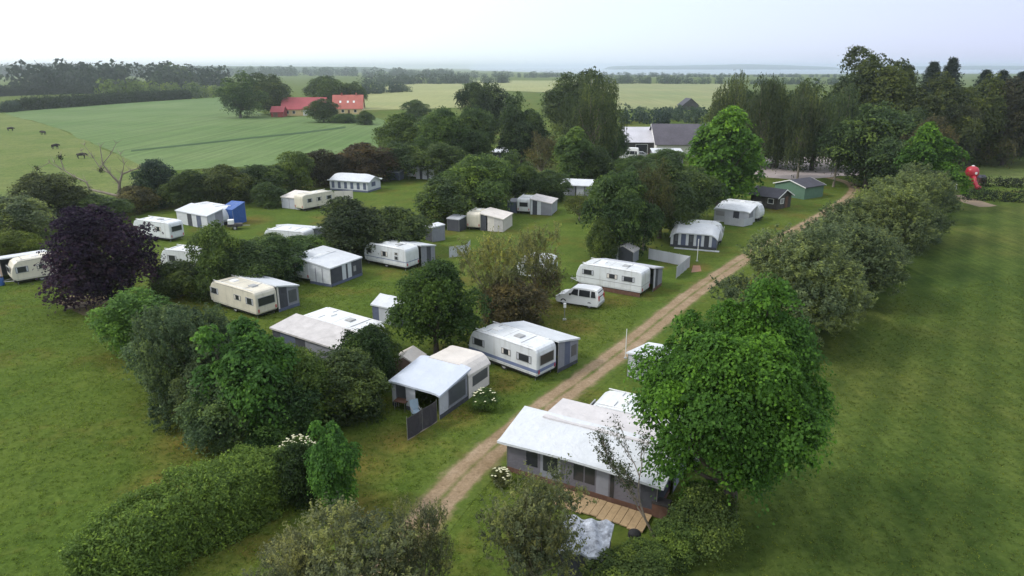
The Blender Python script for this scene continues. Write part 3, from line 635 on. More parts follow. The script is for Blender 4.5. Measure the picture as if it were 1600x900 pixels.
# caravan seen end-on with green curtains; its frame is turned a quarter so the end faces the camera
def turned(f, x, y): q = off(f, x, y); return q[0], q[1] + math.pi / 2, q[2]
LC2 = 5.0
t = caravan('white caravan with green curtained end window, joined to a charcoal awning', turned(f, 2.45, 0), LC2, W=2.35, H=2.55, nose='R', tow=False, hatches=())
m = MB(); m.box(-.03, .02, .75, 1.85, 1.2, 1.9); w = m.build('window', 'green_window', t); m = MB(); m.box(-.045, .0, .68, .75, 1.13, 1.97); m.box(-.045, 0, 1.85, 1.92, 1.13, 1.97); m.box(-.045, 0, .75, 1.85, 1.9, 1.97); m.box(-.045, 0, .75, 1.85, 1.13, 1.2); m.build('frame', 'white_trim', w)
k0 = 2.5 / wl; kk = lambda q: k0 + (1 - k0) * q
tent('awning', 'charcoal awning with two pale door panels on its long front', 'awning', f, wl, LC2, lambda u, v: 2.72 - .62 * max(0, u) ** 1.2, roof='white_canvas', faces={'S': [(k0, kk(.3), 'white_canvas'), (kk(.3), kk(.62), 'white_canvas'), (kk(.62), 1, 'white_canvas')], 'E': [(0, .36, 'dark_canvas'), (.36, .48, 'white_canvas'), (.48, .54, 'dark_canvas'), (.54, .66, 'white_canvas'), (.66, 1, 'dark_canvas')], 'N': [(0, 1, 'grey_canvas')]}, wins=[('E', .72, .80, .8, 1.4, 'pale_window'), ('S', kk(.28), kk(.31), .1, 1.9, 'grey_canvas'), ('S', kk(.6), kk(.63), .1, 1.9, 'grey_canvas')], skirt='blue_grey_canvas', over=.1)

f = fr((569, 406), (635, 419), .42)
caravan('white caravan with arched grey trim line and three small windows', f, S=[(.14, .85, 1.45, 1.95), (.5, .9, 1.35, 1.9), (.78, .5, 1.2, 1.55), (.78, .45, 1.75, 2.0)], stripe=(1.0, 1.08, 'stripe_blue'), hatches=(.4, .7), W=2.3)
tent('awning', 'white roofed awning half hidden behind the caravan with arched trim', 'awning', off(f, 1.6, 2.4), f[2] - 1.4, 2.5, lean(2.6, 2.1), roof='white_canvas', faces={'E': [(0, .4, 'grey_canvas'), (.4, .7, 'dark_canvas'), (.7, 1, 'grey_canvas')], 'N': [(0, 1, 'grey_canvas')]})
# roofs seen over the hedge row
A = G(425, 511, 2.1); B = G(531, 545, 2.1); d = B - A; f = (Vector((A.x, A.y, 0)), math.atan2(d.y, d.x), d.length)
tent('canopy', 'weathered grey canopy roof with dark open front above the hedge row', 'canopy', f, f[2], 2.4, lean(2.1, 2.45), roof='weathered_canvas', faces={'S': [(0, .12, 'dark_canvas'), (.12, .35, 'blue_grey_canvas'), (.35, .5, 'dark_canvas'), (.5, 1, 'grey_canvas')], 'W': [(0, 1, 'dark_canvas')], 'E': [(0, 1, 'grey_canvas')]}, over=.15)
caravan('white caravan behind the weathered grey canopy roof', off(f, .35, 2.6), f[2] - .4, W=2.6, H=2.5, nose='R', tow=False, hatches=(.3, .6))
f = fr((583, 502), (618, 510))
tent('storage_tent', 'white topped blue-grey storage tent half hidden by the round tree', 'storage tent', f, 3.0, 2.6, gab(1.7, 2.3, 'x'), wall='light_grey_canvas', roof='white_canvas', faces={'W': [(0, 1, 'blue_grey_canvas')], 'S': [(0, .25, 'blue_grey_canvas'), (.25, 1, 'light_grey_canvas')], 'E': [(0, 1, 'grey_canvas')], 'N': [(0, 1, 'grey_canvas')]}, over=.1, gable=True)
f = fr((665, 375), (679, 380)); box_tent('storage_tent', 'small square grey storage tent with white top', f, 1.7, 2.0, 2.0, 2.15, 'blue_grey_canvas', 'white_canvas', faces={'S': [(0, .5, 'dark_canvas'), (.5, 1, 'dark_canvas')], 'E': [(0, .5, 'grey_canvas'), (.5, 1, 'grey_canvas')], 'N': [(0, 1, 'grey_canvas')], 'W': [(0, 1, 'dark_canvas')]})
f = fr((699, 360), (722, 363)); box_tent('storage_tent', 'near black storage tent behind the small square grey one', f, 2.0, 1.8, 1.8, 2.0, 'dark_canvas', 'light_grey_canvas')
windbreak('light grey windbreak beside the caravan with arched trim', [G(702, 403), G(728, 400), G(735, 392)], 1.4, 'light_grey_canvas')
f = fr((728, 359), (786, 363))
caravan('cream caravan end beside the black storage tent', turned(f, 2.2, 0), 4.6, W=2.1, H=2.5, body='cream_gelcoat', nose='R', tow=False)
tent('awning', 'cream roofed awning with dark open bays beside the black storage tent', 'awning', off(f, 2.25, 0), 3.3, 4.4, leanx(2.5, 1.9), roof='cream_canvas', faces={'S': [(.0, .25, 'dark_canvas'), (.3, .6, 'cream_canvas'), (.6, 1, 'weathered_canvas')], 'E': [(0, 1, 'cream_canvas')], 'N': [(0, 1, 'cream_canvas')]})
f = fr((807, 334), (861, 337))
t = caravan('white caravan end with wide window, joined to a striped grey awning', turned(f, 2.2, 0), 4.6, W=2.15, H=2.45, nose='R', tow=False, Wd=[(.4, 1.7, 1.2, 1.85)])
ff = []
for k in range(5): ff += [(k / 5, k / 5 + .08, 'white_canvas'), (k / 5 + .08, (k + 1) / 5, 'grey_canvas')]
tent('awning', 'grey awning with white upright strips and weathered roof', 'awning', off(f, 2.25, 0), f[2] - 2.2, 4.4, leanx(2.5, 1.95), roof='weathered_canvas', faces={'S': [(0, .1, 'white_canvas'), (.1, .32, 'dark_canvas'), (.32, .5, 'white_canvas'), (.5, 1, 'grey_canvas')], 'E': ff, 'N': [(0, 1, 'grey_canvas')]})
f = fr((793, 332), (806, 333)); box_tent('storage_tent', 'blue-grey storage tent beside the caravan end with wide window', f, 1.5, 2.2, 1.8, 1.95, 'blue_grey_canvas', 'grey_canvas')
f = fr((877, 305), (922, 307))
tent('carport', 'carport with flat white roof and grey cloth walls near the clearing', 'carport', f, f[2], 3.0, lean(1.95, 2.5), roof='white_canvas', faces={'S': [(0, .22, 'light_grey_canvas'), (.22, .48, 'grey_canvas'), (.52, .78, 'light_grey_canvas'), (.8, 1, 'grey_canvas')], 'W': [(0, 1, 'brown_canvas')], 'E': [(0, 1, 'grey_canvas')], 'N': [(0, 1, 'dark_canvas')]}, over=.25)
f = fr((806, 430), (862, 436), .42); caravan('white caravan screened by the brownish willow', f, S=[(.3, .9, 1.3, 1.9), (.7, .9, 1.3, 1.9)], E=[(.5, 1.7, 1.3, 1.9)], W=2.2)
# back row by the field
f = fr((412, 383), (500, 391), .42); f = (f[0], f[1], 6.2)
caravan('white caravan with only its roof above the shrubs', f, 6.2, W=2.2, S=[(.3, 1, 1.4, 1.9), (.7, 1, 1.4, 1.9)])
tent('awning', 'flat white awning roof behind the shrub-hidden caravan', 'awning', off(f, .6, 2.3), 5.6, 2.4, lean(2.6, 2.2), faces={'E': [(0, 1, 'grey_canvas')], 'N': [(0, 1, 'grey_canvas')]}, roof='white_canvas')
f = fr((474, 327), (526, 317), .42)
caravan('cream caravan with three side windows at the edge of the back lawn', f, max(f[2], 6.0), body='cream_gelcoat', W=2.2, nose='R', S=[(.2, .9, 1.35, 1.9), (.48, 1.0, 1.35, 1.9), (.78, 1.1, 1.35, 1.9)], tow=False)
fw = fr((441, 325), (470, 328)); tent('awning', 'white lean-to awning on the end of the cream back lawn caravan', 'awning', fw, fw[2], 3.4, lean(1.9, 2.4), roof='cream_canvas', faces={'S': [(0, .4, 'light_grey_canvas'), (.42, .7, 'light_grey_canvas'), (.72, 1, 'white_canvas')], 'W': [(0, 1, 'grey_canvas')], 'N': [(0, 1, 'grey_canvas')]})
f = fr((516, 297), (575, 301)); ff = []; ww = []
for k in range(6): ff.append((k / 6, (k + 1) / 6, 'white_canvas')); ww.append(('S', k / 6 + .05, k / 6 + .125, .5, 1.7, 'blue_grey_canvas'))
tent('awning', 'large white awning with a row of dark windows on the back lawn', 'awning', f, f[2], 4.6, lambda u, v: 2.05 + 1.0 * (1 - abs(v - .5) * 2) ** .8 - .25 * max(0, 1 - min(u, 1 - u) / .2) ** 2 if 0 <= v <= 1 else 2.0, roof='white_canvas', faces={'S': ff, 'E': [(0, 1, 'white_canvas')], 'W': [(0, 1, 'white_canvas')], 'N': [(0, 1, 'grey_canvas')]}, wins=ww + [('E', .3, .6, .9, 1.7, 'blue_grey_canvas')], skirt='blue_grey_canvas', over=.3, nx=16, gable=True)
windbreak('cream windbreak between the back lawn awning and cream caravan', [G(523, 312), G(552, 311)], 1.5, 'cream_canvas')
f = fr((604, 281), (624, 282)); box_tent('storage_tent', 'small navy storage tent on the back lawn', f, f[2], 2.2, 1.7, 1.9, 'blue_grey_canvas', 'light_grey_canvas')
f = fr((635, 277), (651, 278), .2); caravan('white caravan end with one square window at the far end of the lawn', turned(f, 2.3, 0), 5.0, W=2.2, H=2.5, nose='R', Wd=[(.6, 1.6, 1.1, 1.8)], tow=False)
tent('awning', 'pale green-grey awning of the caravan at the far end of the lawn', 'awning', off(f, 2.3, 0), 4.2, 4.6, leanx(2.5, 2.0), roof='white_canvas', faces={'S': [(0, .2, 'light_grey_canvas'), (.2, .35, 'dark_canvas'), (.35, .6, 'light_grey_canvas'), (.6, .7, 'dark_canvas'), (.7, 1, 'light_grey_canvas')], 'E': [(0, 1, 'grey_canvas')]})
# left edge
f = fr((278, 349), (326, 359)); 
caravan('white caravan with red marked end, beside the blue tarpaulin', off(f, 0, 2.5), f[2] - .3, W=2.2, H=2.6, nose='R', tow=False, Wd=[(.4, 1.5, 1.3, 1.9)])
tent('awning', 'white roofed awning with dark door bays beside the blue tarpaulin', 'awning', f, f[2], 2.5, lean(2.0, 2.6), roof='white_canvas', faces={'S': [(0, .35, 'white_canvas'), (.35, .5, 'dark_canvas'), (.5, .65, 'white_canvas'), (.65, .8, 'blue_grey_canvas'), (.8, 1, 'white_canvas')], 'E': [(0, .5, 'light_grey_canvas'), (.5, 1, 'grey_canvas')], 'W': [(0, 1, 'light_grey_canvas')]})
f = fr((346, 350), (366, 352)); tent('tarpaulin_shelter', 'bright blue tarpaulin shelter beside the hedge', 'shelter', f, f[2], 2.6, lean(2.3, 3.0), wall='blue_tarpaulin', roof='blue_tarpaulin', over=.05)
t = thing('utility_trailer', 'small dark trailer with white box next to the blue tarpaulin', 'trailer', G(368, 358), .3)
MB().box(-1, 1, -.6, .6, .45, .8).build('tray', 'dark_boards', t); MB().box(-.9, -.1, -.45, .45, .81, 1.4).build('white_box', 'white_trim', t); MB().tube([(1, 0, .5), (2, 0, .45)], .04).build('drawbar', 'galvanised', t)
for y in (-.65, .65): wheel(t, 0, y, .3, .16)
f = fr((209, 366), (267, 374), .42)
caravan('white caravan with wide end window, half behind the purple tree', f, W=2.25, S=[(.3, 1.1, 1.35, 1.9), (.7, 1.0, 1.35, 1.9)], E=[(.35, 1.9, 1.35, 2.0)], hatches=(.3, .6))
f = fr((252, 417), (318, 424), .42); caravan('white caravan peeping between the purple tree and the shrubs', f, 5.8, W=2.2, S=[(.3, 1.2, 1.2, 1.9)], E=[(.4, 1.7, 1.3, 1.9)])
f = fr((20, 441), (106, 426), .42)
caravan('cream caravan with orange marked front at the left edge of the lawn', f, f[2], body='cream_gelcoat', W=2.25, S=[(.2, 1.1, 1.3, 1.9), (.55, .8, 1.4, 1.85), (.82, .9, 1.3, 1.9)], Wd=[(.4, 1.8, 1.3, 1.9)], tow=True)
tent('awning', 'white roofed awning behind the cream caravan at the left edge', 'awning', off(f, -.4, 2.5), f[2] - .6, 2.8, lean(2.55, 2.2), roof='white_canvas', faces={'W': [(0, .5, 'brown_canvas'), (.5, 1, 'grey_canvas')], 'N': [(0, 1, 'grey_canvas')], 'E': [(0, 1, 'grey_canvas')]})
t = thing('water_barrel', 'blue water barrel at the front of the leftmost caravan', 'barrel', G(3, 446)); n = 14
MB().loft([[(r * math.cos(2 * math.pi * k / n), r * math.sin(2 * math.pi * k / n), z) for k in range(n)] for r, z in ((.26, 0), (.3, .1), (.31, .45), (.3, .8), (.26, .9))]).build('body', 'blue_tarpaulin', t, True); MB().loft([[(r * math.cos(2 * math.pi * k / n), r * math.sin(2 * math.pi * k / n), z) for k in range(n)] for r, z in ((.28, .9), (.28, .95), (.05, .97))]).build('lid', 'dark_rubber', t)
rg = random.Random(5)
for k, (x, y, a, l, lb) in enumerate([(112, 470, .2, 2.6, 'longest pale log lying on the bare soil patch'), (125, 476, -.15, 2.0, 'middle pale log on the bare soil patch'), (118, 482, .45, 1.7, 'short log at the edge of the bare soil patch')]):
    p = G(x, y); o = MB(); o.tube([(-l / 2, 0, .14), (-l * .2, .03, .15), (l * .2, -.03, .15), (l / 2, .02, .14)], [.13, .14, .13, .12], 9); q = o.build('log', 'log_wood', None, False, p); q.rotation_euler = (0, 0, a); tag(q, lb, 'log', 'logs on the soil patch')
# roofs among the trees at the back
f = fr((770, 250), (806, 252)); tent('carport', 'white roofed shelter with dark walls deep among the trees', 'shelter', f, f[2], 3.5, lean(2.1, 2.7), wall='dark_canvas', roof='white_canvas', over=.4)
f = fr((700, 337), (716, 339), .3); 

# ------------------------------------------------------------------ right of the track
A = G(778, 689, 2.0); B = G(1034, 762, 2.0); d = B - A; f = (Vector((A.x, A.y, 0)), math.atan2(d.y, d.x), d.length); LA = f[2]
def can(u, v): return 2.05 + .55 * max(-.05, v) - .12 * math.sin(math.pi * min(1, max(0, u))) * (1 - min(1, max(0, v))) * -1
tent('canopy', 'big white canopy roof over a grey windowed front and wooden deck', 'canopy', off(f, .4, .35), LA - .7, 2.5, can, roof='white_canvas', over=.42, nx=20,
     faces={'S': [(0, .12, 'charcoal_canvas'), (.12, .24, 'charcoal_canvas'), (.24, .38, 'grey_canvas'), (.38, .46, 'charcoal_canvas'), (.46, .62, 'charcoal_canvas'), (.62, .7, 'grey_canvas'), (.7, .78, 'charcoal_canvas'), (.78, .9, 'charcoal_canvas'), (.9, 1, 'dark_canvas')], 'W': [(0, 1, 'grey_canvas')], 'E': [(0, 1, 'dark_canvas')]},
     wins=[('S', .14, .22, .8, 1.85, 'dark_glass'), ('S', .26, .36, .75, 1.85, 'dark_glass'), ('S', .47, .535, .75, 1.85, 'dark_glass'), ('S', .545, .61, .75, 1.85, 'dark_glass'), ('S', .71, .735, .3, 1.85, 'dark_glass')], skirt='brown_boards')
tent('awning', 'cream roofed awning between the big white canopy and white caravan', 'awning', off(f, 1.5, 2.75), LA - 1.6, 2.75, lean(2.65, 2.55), roof='weathered_white', faces={'W': [(0, 1, 'grey_canvas')], 'E': [(0, 1, 'grey_canvas')]}, over=.05)
caravan('white caravan partly under the large bright green tree', off(f, 2.8, 5.7), LA - 2.2, W=2.5, H=2.6, hatches=(.3, .6), Wd=[(.5, 1.8, 1.3, 1.9)])
dk = thing('deck', 'wooden plank deck in front of the big white canopy', 'deck', off(f, 4.1, -1.35)[0], f[1])
for k in range(12): MB().box(k * .41, k * .41 + .385, .08 * math.sin(k * 1.7), 1.5, .08, .14 + .006 * (k % 3)).build('plank', 'deck_wood', dk)
for y in (.2, 1.0): MB().box(.02, 4.88, y, y + .1, 0, .078).build('joist', 'brown_boards', dk)
t = thing('storage_box', 'reddish brown box at the shaded end of the deck', 'box', G(1032, 806), f[1])
MB().box(-.4, .4, -.3, .3, .04, .8).build('body', 'brown_boards', t); MB().box(-.43, .43, -.33, .33, .81, .88).build('lid', 'dark_boards', t)
t = thing('kettle_barbecue', 'black kettle barbecue on the grass by the deck', 'barbecue', G(990, 857)); n = 16
bowl = lambda pr: [[(r * math.cos(2 * math.pi * k / n), r * math.sin(2 * math.pi * k / n), z) for k in range(n)] for r, z in pr]
MB().loft(bowl([(.08, .5), (.22, .56), (.3, .68), (.32, .8)])).build('bowl', 'dark_rubber', t, True); MB().loft(bowl([(.32, .81), (.28, .93), (.15, 1.02), (.03, 1.05)])).build('lid', 'dark_rubber', t, True)
for k in range(3): a = k * 2.094; MB().tube([(.12 * math.cos(a), .12 * math.sin(a), .55), (.34 * math.cos(a), .34 * math.sin(a), 0)], .015, 5).build('leg', 'galvanised', t)
f = fr((980, 588), (1012, 600)); tent('storage_tent', 'white topped grey tent tucked behind the large bright tree', 'storage tent', f, 2.2, 2.6, gab(1.95, 2.1, 'y'), wall='grey_canvas', roof='white_canvas', faces={'S': [(0, .4, 'light_grey_canvas'), (.4, 1, 'grey_canvas')], 'W': [(0, 1, 'grey_canvas')], 'E': [(0, 1, 'grey_canvas')], 'N': [(0, 1, 'grey_canvas')]}, gable=True)
f = fr((872, 902), (942, 916)); 
tent('tarpaulin_shelter', 'crumpled pale tarpaulin roof over a dark store by the bottom edge', 'shelter', f, f[2], 2.0, lambda u, v: 1.55 + .25 * v + .07 * math.sin(u * 17 + v * 5) + .05 * math.sin(v * 19 - u * 7), wall='dark_canvas', roof='worn_tarpaulin', over=.12, nx=26, ny=18)
p = G(970, 878); o = MB(); o.hexa([(-.5, -.22, 0), (.5, -.22, 0), (.5, .22, 0), (-.5, .22, 0), (-.46, -.2, .25), (.48, -.18, .28), (.46, .2, .3), (-.48, .2, .24)]); q = o.build('wood_block', 'deck_wood', None, False, p); q.rotation_euler = (0, 0, .3); tag(q, 'pale wooden block lying beside the crumpled tarpaulin roof', 'block')

# ------------------------------------------------------------------ farm, barns, far things
P0 = G(441, 181); f = (P0, R(3), 0); hut('barn', 'long red roofed farm barn beyond the green field', 'barn', f, 20, 10, 3.4, 8.2, 'yellow_render', 'red_roof', 'x', .6, wins=[('S', 10, 14, .2, 2.6, 'white_render'), ('S', 2, 3.2, 1, 2.2, 'dark_glass'), ('S', 5, 6.2, 1, 2.2, 'dark_glass')])
f = (G(424, 183), R(3), 0); hut('lean_to', 'low red lean-to on the near end of the farm barn', 'shed', f, 5.5, 7, 2.4, 4.6, 'red_wall', 'red_roof', 'x', .4, door=('S', 1, 3, 2, 'brown_boards'))
f = (G(521, 179), R(5), 0); t = hut('farmhouse', 'yellow farmhouse with steep orange-red roof and white skylights', 'house', f, 14, 9, 3.2, 9.0, 'yellow_render', 'orange_tile_roof', 'x', .5, wins=[('S', 1, 2.2, 1, 2.3, 'dark_glass'), ('S', 4, 5.2, 1, 2.3, 'dark_glass'), ('S', 10, 11.2, 1, 2.3, 'dark_glass'), ('E', 3.5, 5, 1, 2.4, 'dark_glass')], door=('S', 7, 8, 2.1, 'brown_boards'), chim=[(4, 4.5, 9.2), (11, 4.5, 9.2)])
for x in (3, 6.6, 9.5):
    m = MB(); s_ = (9.0 - 3.2) / 4.5; y0, y1 = 1.6, 2.3; z0_, z1_ = 3.2 + s_ * y0 + .14, 3.2 + s_ * y1 + .14
    m.hexa([(x, y0, z0_), (x + .9, y0, z0_), (x + .9, y1, z1_), (x, y1, z1_), (x, y0 - .05, z0_ + .12), (x + .9, y0 - .05, z0_ + .12), (x + .9, y1 - .05, z1_ + .12), (x, y1 - .05, z1_ + .12)]); m.build('skylight', 'white_trim', t)
A = G(976, 222, 3.2); f = (Vector((A.x, A.y, 0)), R(-3), 0); hut('barn', 'barn with pale grey sheet roof beside the dark roofed barn', 'barn', f, 13.5, 16, 3.2, 6.4, 'dark_boards', 'fibre_cement_roof', 'x', .3, wins=[('S', 3, 6, .1, 2.6, 'dark_glass')])
A = G(1026, 226, 3.0); f = (Vector((A.x, A.y, 0)), R(-2), 0); hut('barn', 'barn with streaked dark slate roof beside the bright round tree', 'barn', f, 16, 15, 3.2, 7.6, 'white_render', 'slate_roof', 'x', .5, 'white_trim', wins=[('S', 3, 4.4, .8, 2.2, 'dark_glass')])
A = G(1022, 240, 2.4); f = (Vector((A.x, A.y, 0)), R(-2), 0); tent('lean_to', 'white flat lean-to roof in front of the slate roofed barn', 'shelter', f, 7.0, 5.0, lean(2.4, 3.1), wall='grey_canvas', roof='white_canvas', over=.2)
f = (G(967, 249), R(-20), 0); car('parked_van', 'white van parked in front of the pale roofed barn', 'van', f, 4.8, 1.9, 2.3)
f = (G(986, 246), R(-8), 0); car('parked_car', 'silver car beside the white van near the barn', 'car', f, 4.3, 1.75, 1.45, 'car_silver', False)
f = (G(1203, 251), R(4), 0); car('parked_car', 'white car at the far edge of the gravel yard', 'car', f, 4.3, 1.75, 1.45, 'car_white', False)
f = (G(1228, 250), R(-3), 0); car('parked_car', 'dark silver car on the gravel yard beside the white car', 'car', f, 4.3, 1.75, 1.45, 'car_silver', False)
f = (G(1066, 172), R(6), 0); hut('field_hut', 'small dark gabled hut at the edge of the pale meadow', 'hut', f, 9, 8, 2.5, 6, 'dark_boards', 'dark_roof', 'y', .4)
# red play tower
t = thing('play_tower', 'red play tower with rounded top behind the low dark hedge', 'play tower', G(1514, 293)); n = 18
ringz = lambda pr: [[(r * math.cos(2 * math.pi * k / n), r * math.sin(2 * math.pi * k / n), z) for k in range(n)] for r, z in pr]
MB().loft(ringz([(.5, 2.2), (1.2, 2.5), (1.45, 3.1), (1.45, 3.9), (1.1, 4.5), (.4, 4.8)])).build('cabin', 'red_plastic', t, True)
MB().tube([(0, -.6, 2.7), (-.3, -1.6, 2.1), (-.3, -2.4, 1.2), (0, -2.9, .5), (.2, -3.5, .35)], .55, 12).build('slide_tube', 'red_plastic', t, True)
for x in (-.9, .9):
    for y in (-.9, .9): MB().tube([(x, y, 0), (x * .9, y * .9, 2.6)], .09, 6).build('leg', 'red_plastic', t)
MB().loft(ringz([(.35, 4.78), (.32, 4.95), (.1, 5.0)])).build('cap', 'white_trim', t); MB().loft([[(.3 * math.cos(a) + .1, -1.47, 3.4 + .3 * math.sin(a)) for a in [2 * math.pi * k / 12 for k in range(12)]], [(.3 * math.cos(a) + .1, -1.2, 3.4 + .3 * math.sin(a)) for a in [2 * math.pi * k / 12 for k in range(12)]]]).build('porthole', 'white_trim', t)
t.scale = (.8, .8, .85)
t = thing('picnic_hut', 'small grey play hut standing beside the red play tower', 'hut', G(1531, 290)); MB().box(-.7, .7, -.5, .5, .5, 1.6).build('wall', 'brown_boards', t); MB().hexa([(-.8, -.6, 1.6), (.8, -.6, 1.6), (.8, .6, 1.6), (-.8, .6, 1.6), (-.6, -.05, 2.1), (.6, -.05, 2.1), (.6, .05, 2.1), (-.6, .05, 2.1)]).build('roof', 'dark_roof', t)
for x in (-.6, .6):
    for y in (-.4, .4): MB().tube([(x, y, 0), (x, y, .5)], .06, 5).build('leg', 'brown_boards', t)
t = thing('notice_board', 'white notice board by the gap in the hedge', 'sign', G(1488, 304), .2); MB().box(-.6, .6, -.04, .04, .9, 1.9).build('panel', 'white_trim', t)
for x in (-.5, .5): MB().tube([(x, .06, 0), (x, .06, 1.9)], .05, 6).build('post', 'dark_boards', t)
# cattle
def cow_mesh():
    me = bpy.data.meshes.new('cow'); sk = [((-.75, 0, 1.2), .3), ((-.3, 0, 1.12), .38), ((.2, 0, 1.12), .4), ((.65, 0, 1.2), .34), ((1.0, 0, 1.25), .2), ((1.25, 0, 1.05), .15), ((1.5, 0, .8), .09)]
    V = [p for p, r in sk]; Rr = [r for p, r in sk]; Ed = [(i, i + 1) for i in range(6)]
    for x, root in ((-.75, 0), (.6, 3)):
        for y in (-.24, .24):
            k = len(V); s = -.1 if x < 0 else .04
            V += [(x, y, .85), (x + s, y, .48), (x - s * .3, y, .22), (x, y, .03)]; Rr += [.17, .09, .07, .075]; Ed += [(root, k), (k, k + 1), (k + 1, k + 2), (k + 2, k + 3)]
    k = len(V); V += [(-1.08, 0, 1.25), (-1.15, 0, .6), (1.22, -.22, 1.18), (1.22, .22, 1.18)]; Rr += [.05, .03, .04, .04]; Ed += [(0, k), (k, k + 1), (5, k + 2), (5, k + 3)]
    me.from_pydata(V, Ed, []); me.materials.append(MATS['cow_hide']); return me, Rr
me, Rr = cow_mesh(); cm = None
for (x, y, a, lb) in [(17, 205, .2, 'dark cow nearest the left edge of the pasture'), (68, 211, 2.9, 'dark cow second from the left edge in the pasture'), (87, 233, 1.2, 'dark cow standing end-on in the pasture'), (128, 248, .4, 'dark cow closest to the dead tree')]:
    if cm is None:
        o = bpy.data.objects.new('cow', me); COL.objects.link(o); bpy.context.view_layer.objects.active = o
        md = o.modifiers.new('skin', 'SKIN'); sv = me.skin_vertices if len(me.skin_vertices) else None
        if not me.skin_vertices:
            bm = bmesh.new(); bm.from_mesh(me); bm.verts.layers.skin.verify(); bm.to_mesh(me); bm.free()
        for i, r in enumerate(Rr): me.skin_vertices[0].data[i].radius = (r, r)
        me.skin_vertices[0].data[2].use_root = True
        o.modifiers.new('sub', 'SUBSURF').render_levels = 1; cm = o
    else: o = cm.copy(); COL.objects.link(o)
    o.location = G(x, y); o.rotation_euler = (0, 0, a); tag(o, lb, 'cow', 'cattle in the pasture')

# ------------------------------------------------------------------ plants
def unit(a): return a / np.maximum(np.linalg.norm(a, axis=1, keepdims=True), 1e-9)
def leaf_mesh(name, cen, nor, size, rng, tint, aspect=.55, hang=None, jit=.6, longer=None):
    """one small rhombic leaf face per centre, bent along its midrib"""
    n = len(cen); nor = unit(nor + rng.normal(0, jit, (n, 3)))
    a = unit(np.cross(nor, rng.normal(0, 1, (n, 3))))
    if hang is not None: a = unit(a * (1 - hang) + np.array([0, 0, -1.0]) * hang); nor = unit(np.cross(a, rng.normal(0, 1, (n, 3))))
    b_ = np.cross(nor, a); s = (size * rng.uniform(.65, 1.35, n))[:, None]
    tip = cen + a * s; base = cen - a * s * .9; l = cen + b_ * s * aspect + nor * s * .18; r = cen - b_ * s * aspect + nor * s * .18
    co = np.stack([base, r, tip, l], 1).reshape(-1, 3).astype(np.float32)
    me = bpy.data.meshes.new(name); me.vertices.add(4 * n); me.vertices.foreach_set('co', co.ravel())
    me.loops.add(4 * n); me.loops.foreach_set('vertex_index', np.arange(4 * n, dtype=np.int32))
    me.polygons.add(n); me.polygons.foreach_set('loop_start', np.arange(0, 4 * n, 4, dtype=np.int32))
    me.update(); at = me.attributes.new('tint', 'FLOAT_COLOR', 'POINT')
    c = np.ones((4 * n, 4), np.float32); c[:, :3] = np.repeat(np.clip(tint, 0, 1), 4)[:, None]
    at.data.foreach_set('color', c.ravel()); me.materials.append(MATS['foliage']); return me
def lobes_of(rng, rx, zc, rz, K, small=.42, big=.58):
    """rounded branch masses spread over an uneven crown"""
    i = np.arange(K) + .5; ph = np.arccos(1 - 2 * i / K); th = np.pi * (1 + 5 ** .5) * i + rng.uniform(0, 6)
    d = np.stack([np.sin(ph) * np.cos(th), np.sin(ph) * np.sin(th), np.cos(ph)], 1) + rng.normal(0, .3, (K, 3)); d = unit(d)
    az = np.arctan2(d[:, 1], d[:, 0]); un = 1 + .16 * np.sin(az + rng.uniform(0, 6)) + .13 * np.sin(2 * az + rng.uniform(0, 6)) + .1 * np.sin(3 * az + rng.uniform(0, 6))
    q = rng.uniform(.4, .86, K) * un; c = d * q[:, None] * np.array([rx, rx, rz]) + np.array([0, 0, zc])
    r = rng.uniform(small, big, K) * rx * np.clip(1.25 - .55 * q, .6, 1.1)
    c = np.vstack([c, [[0, 0, zc]]]); r = np.append(r, rx * .45); return c, r
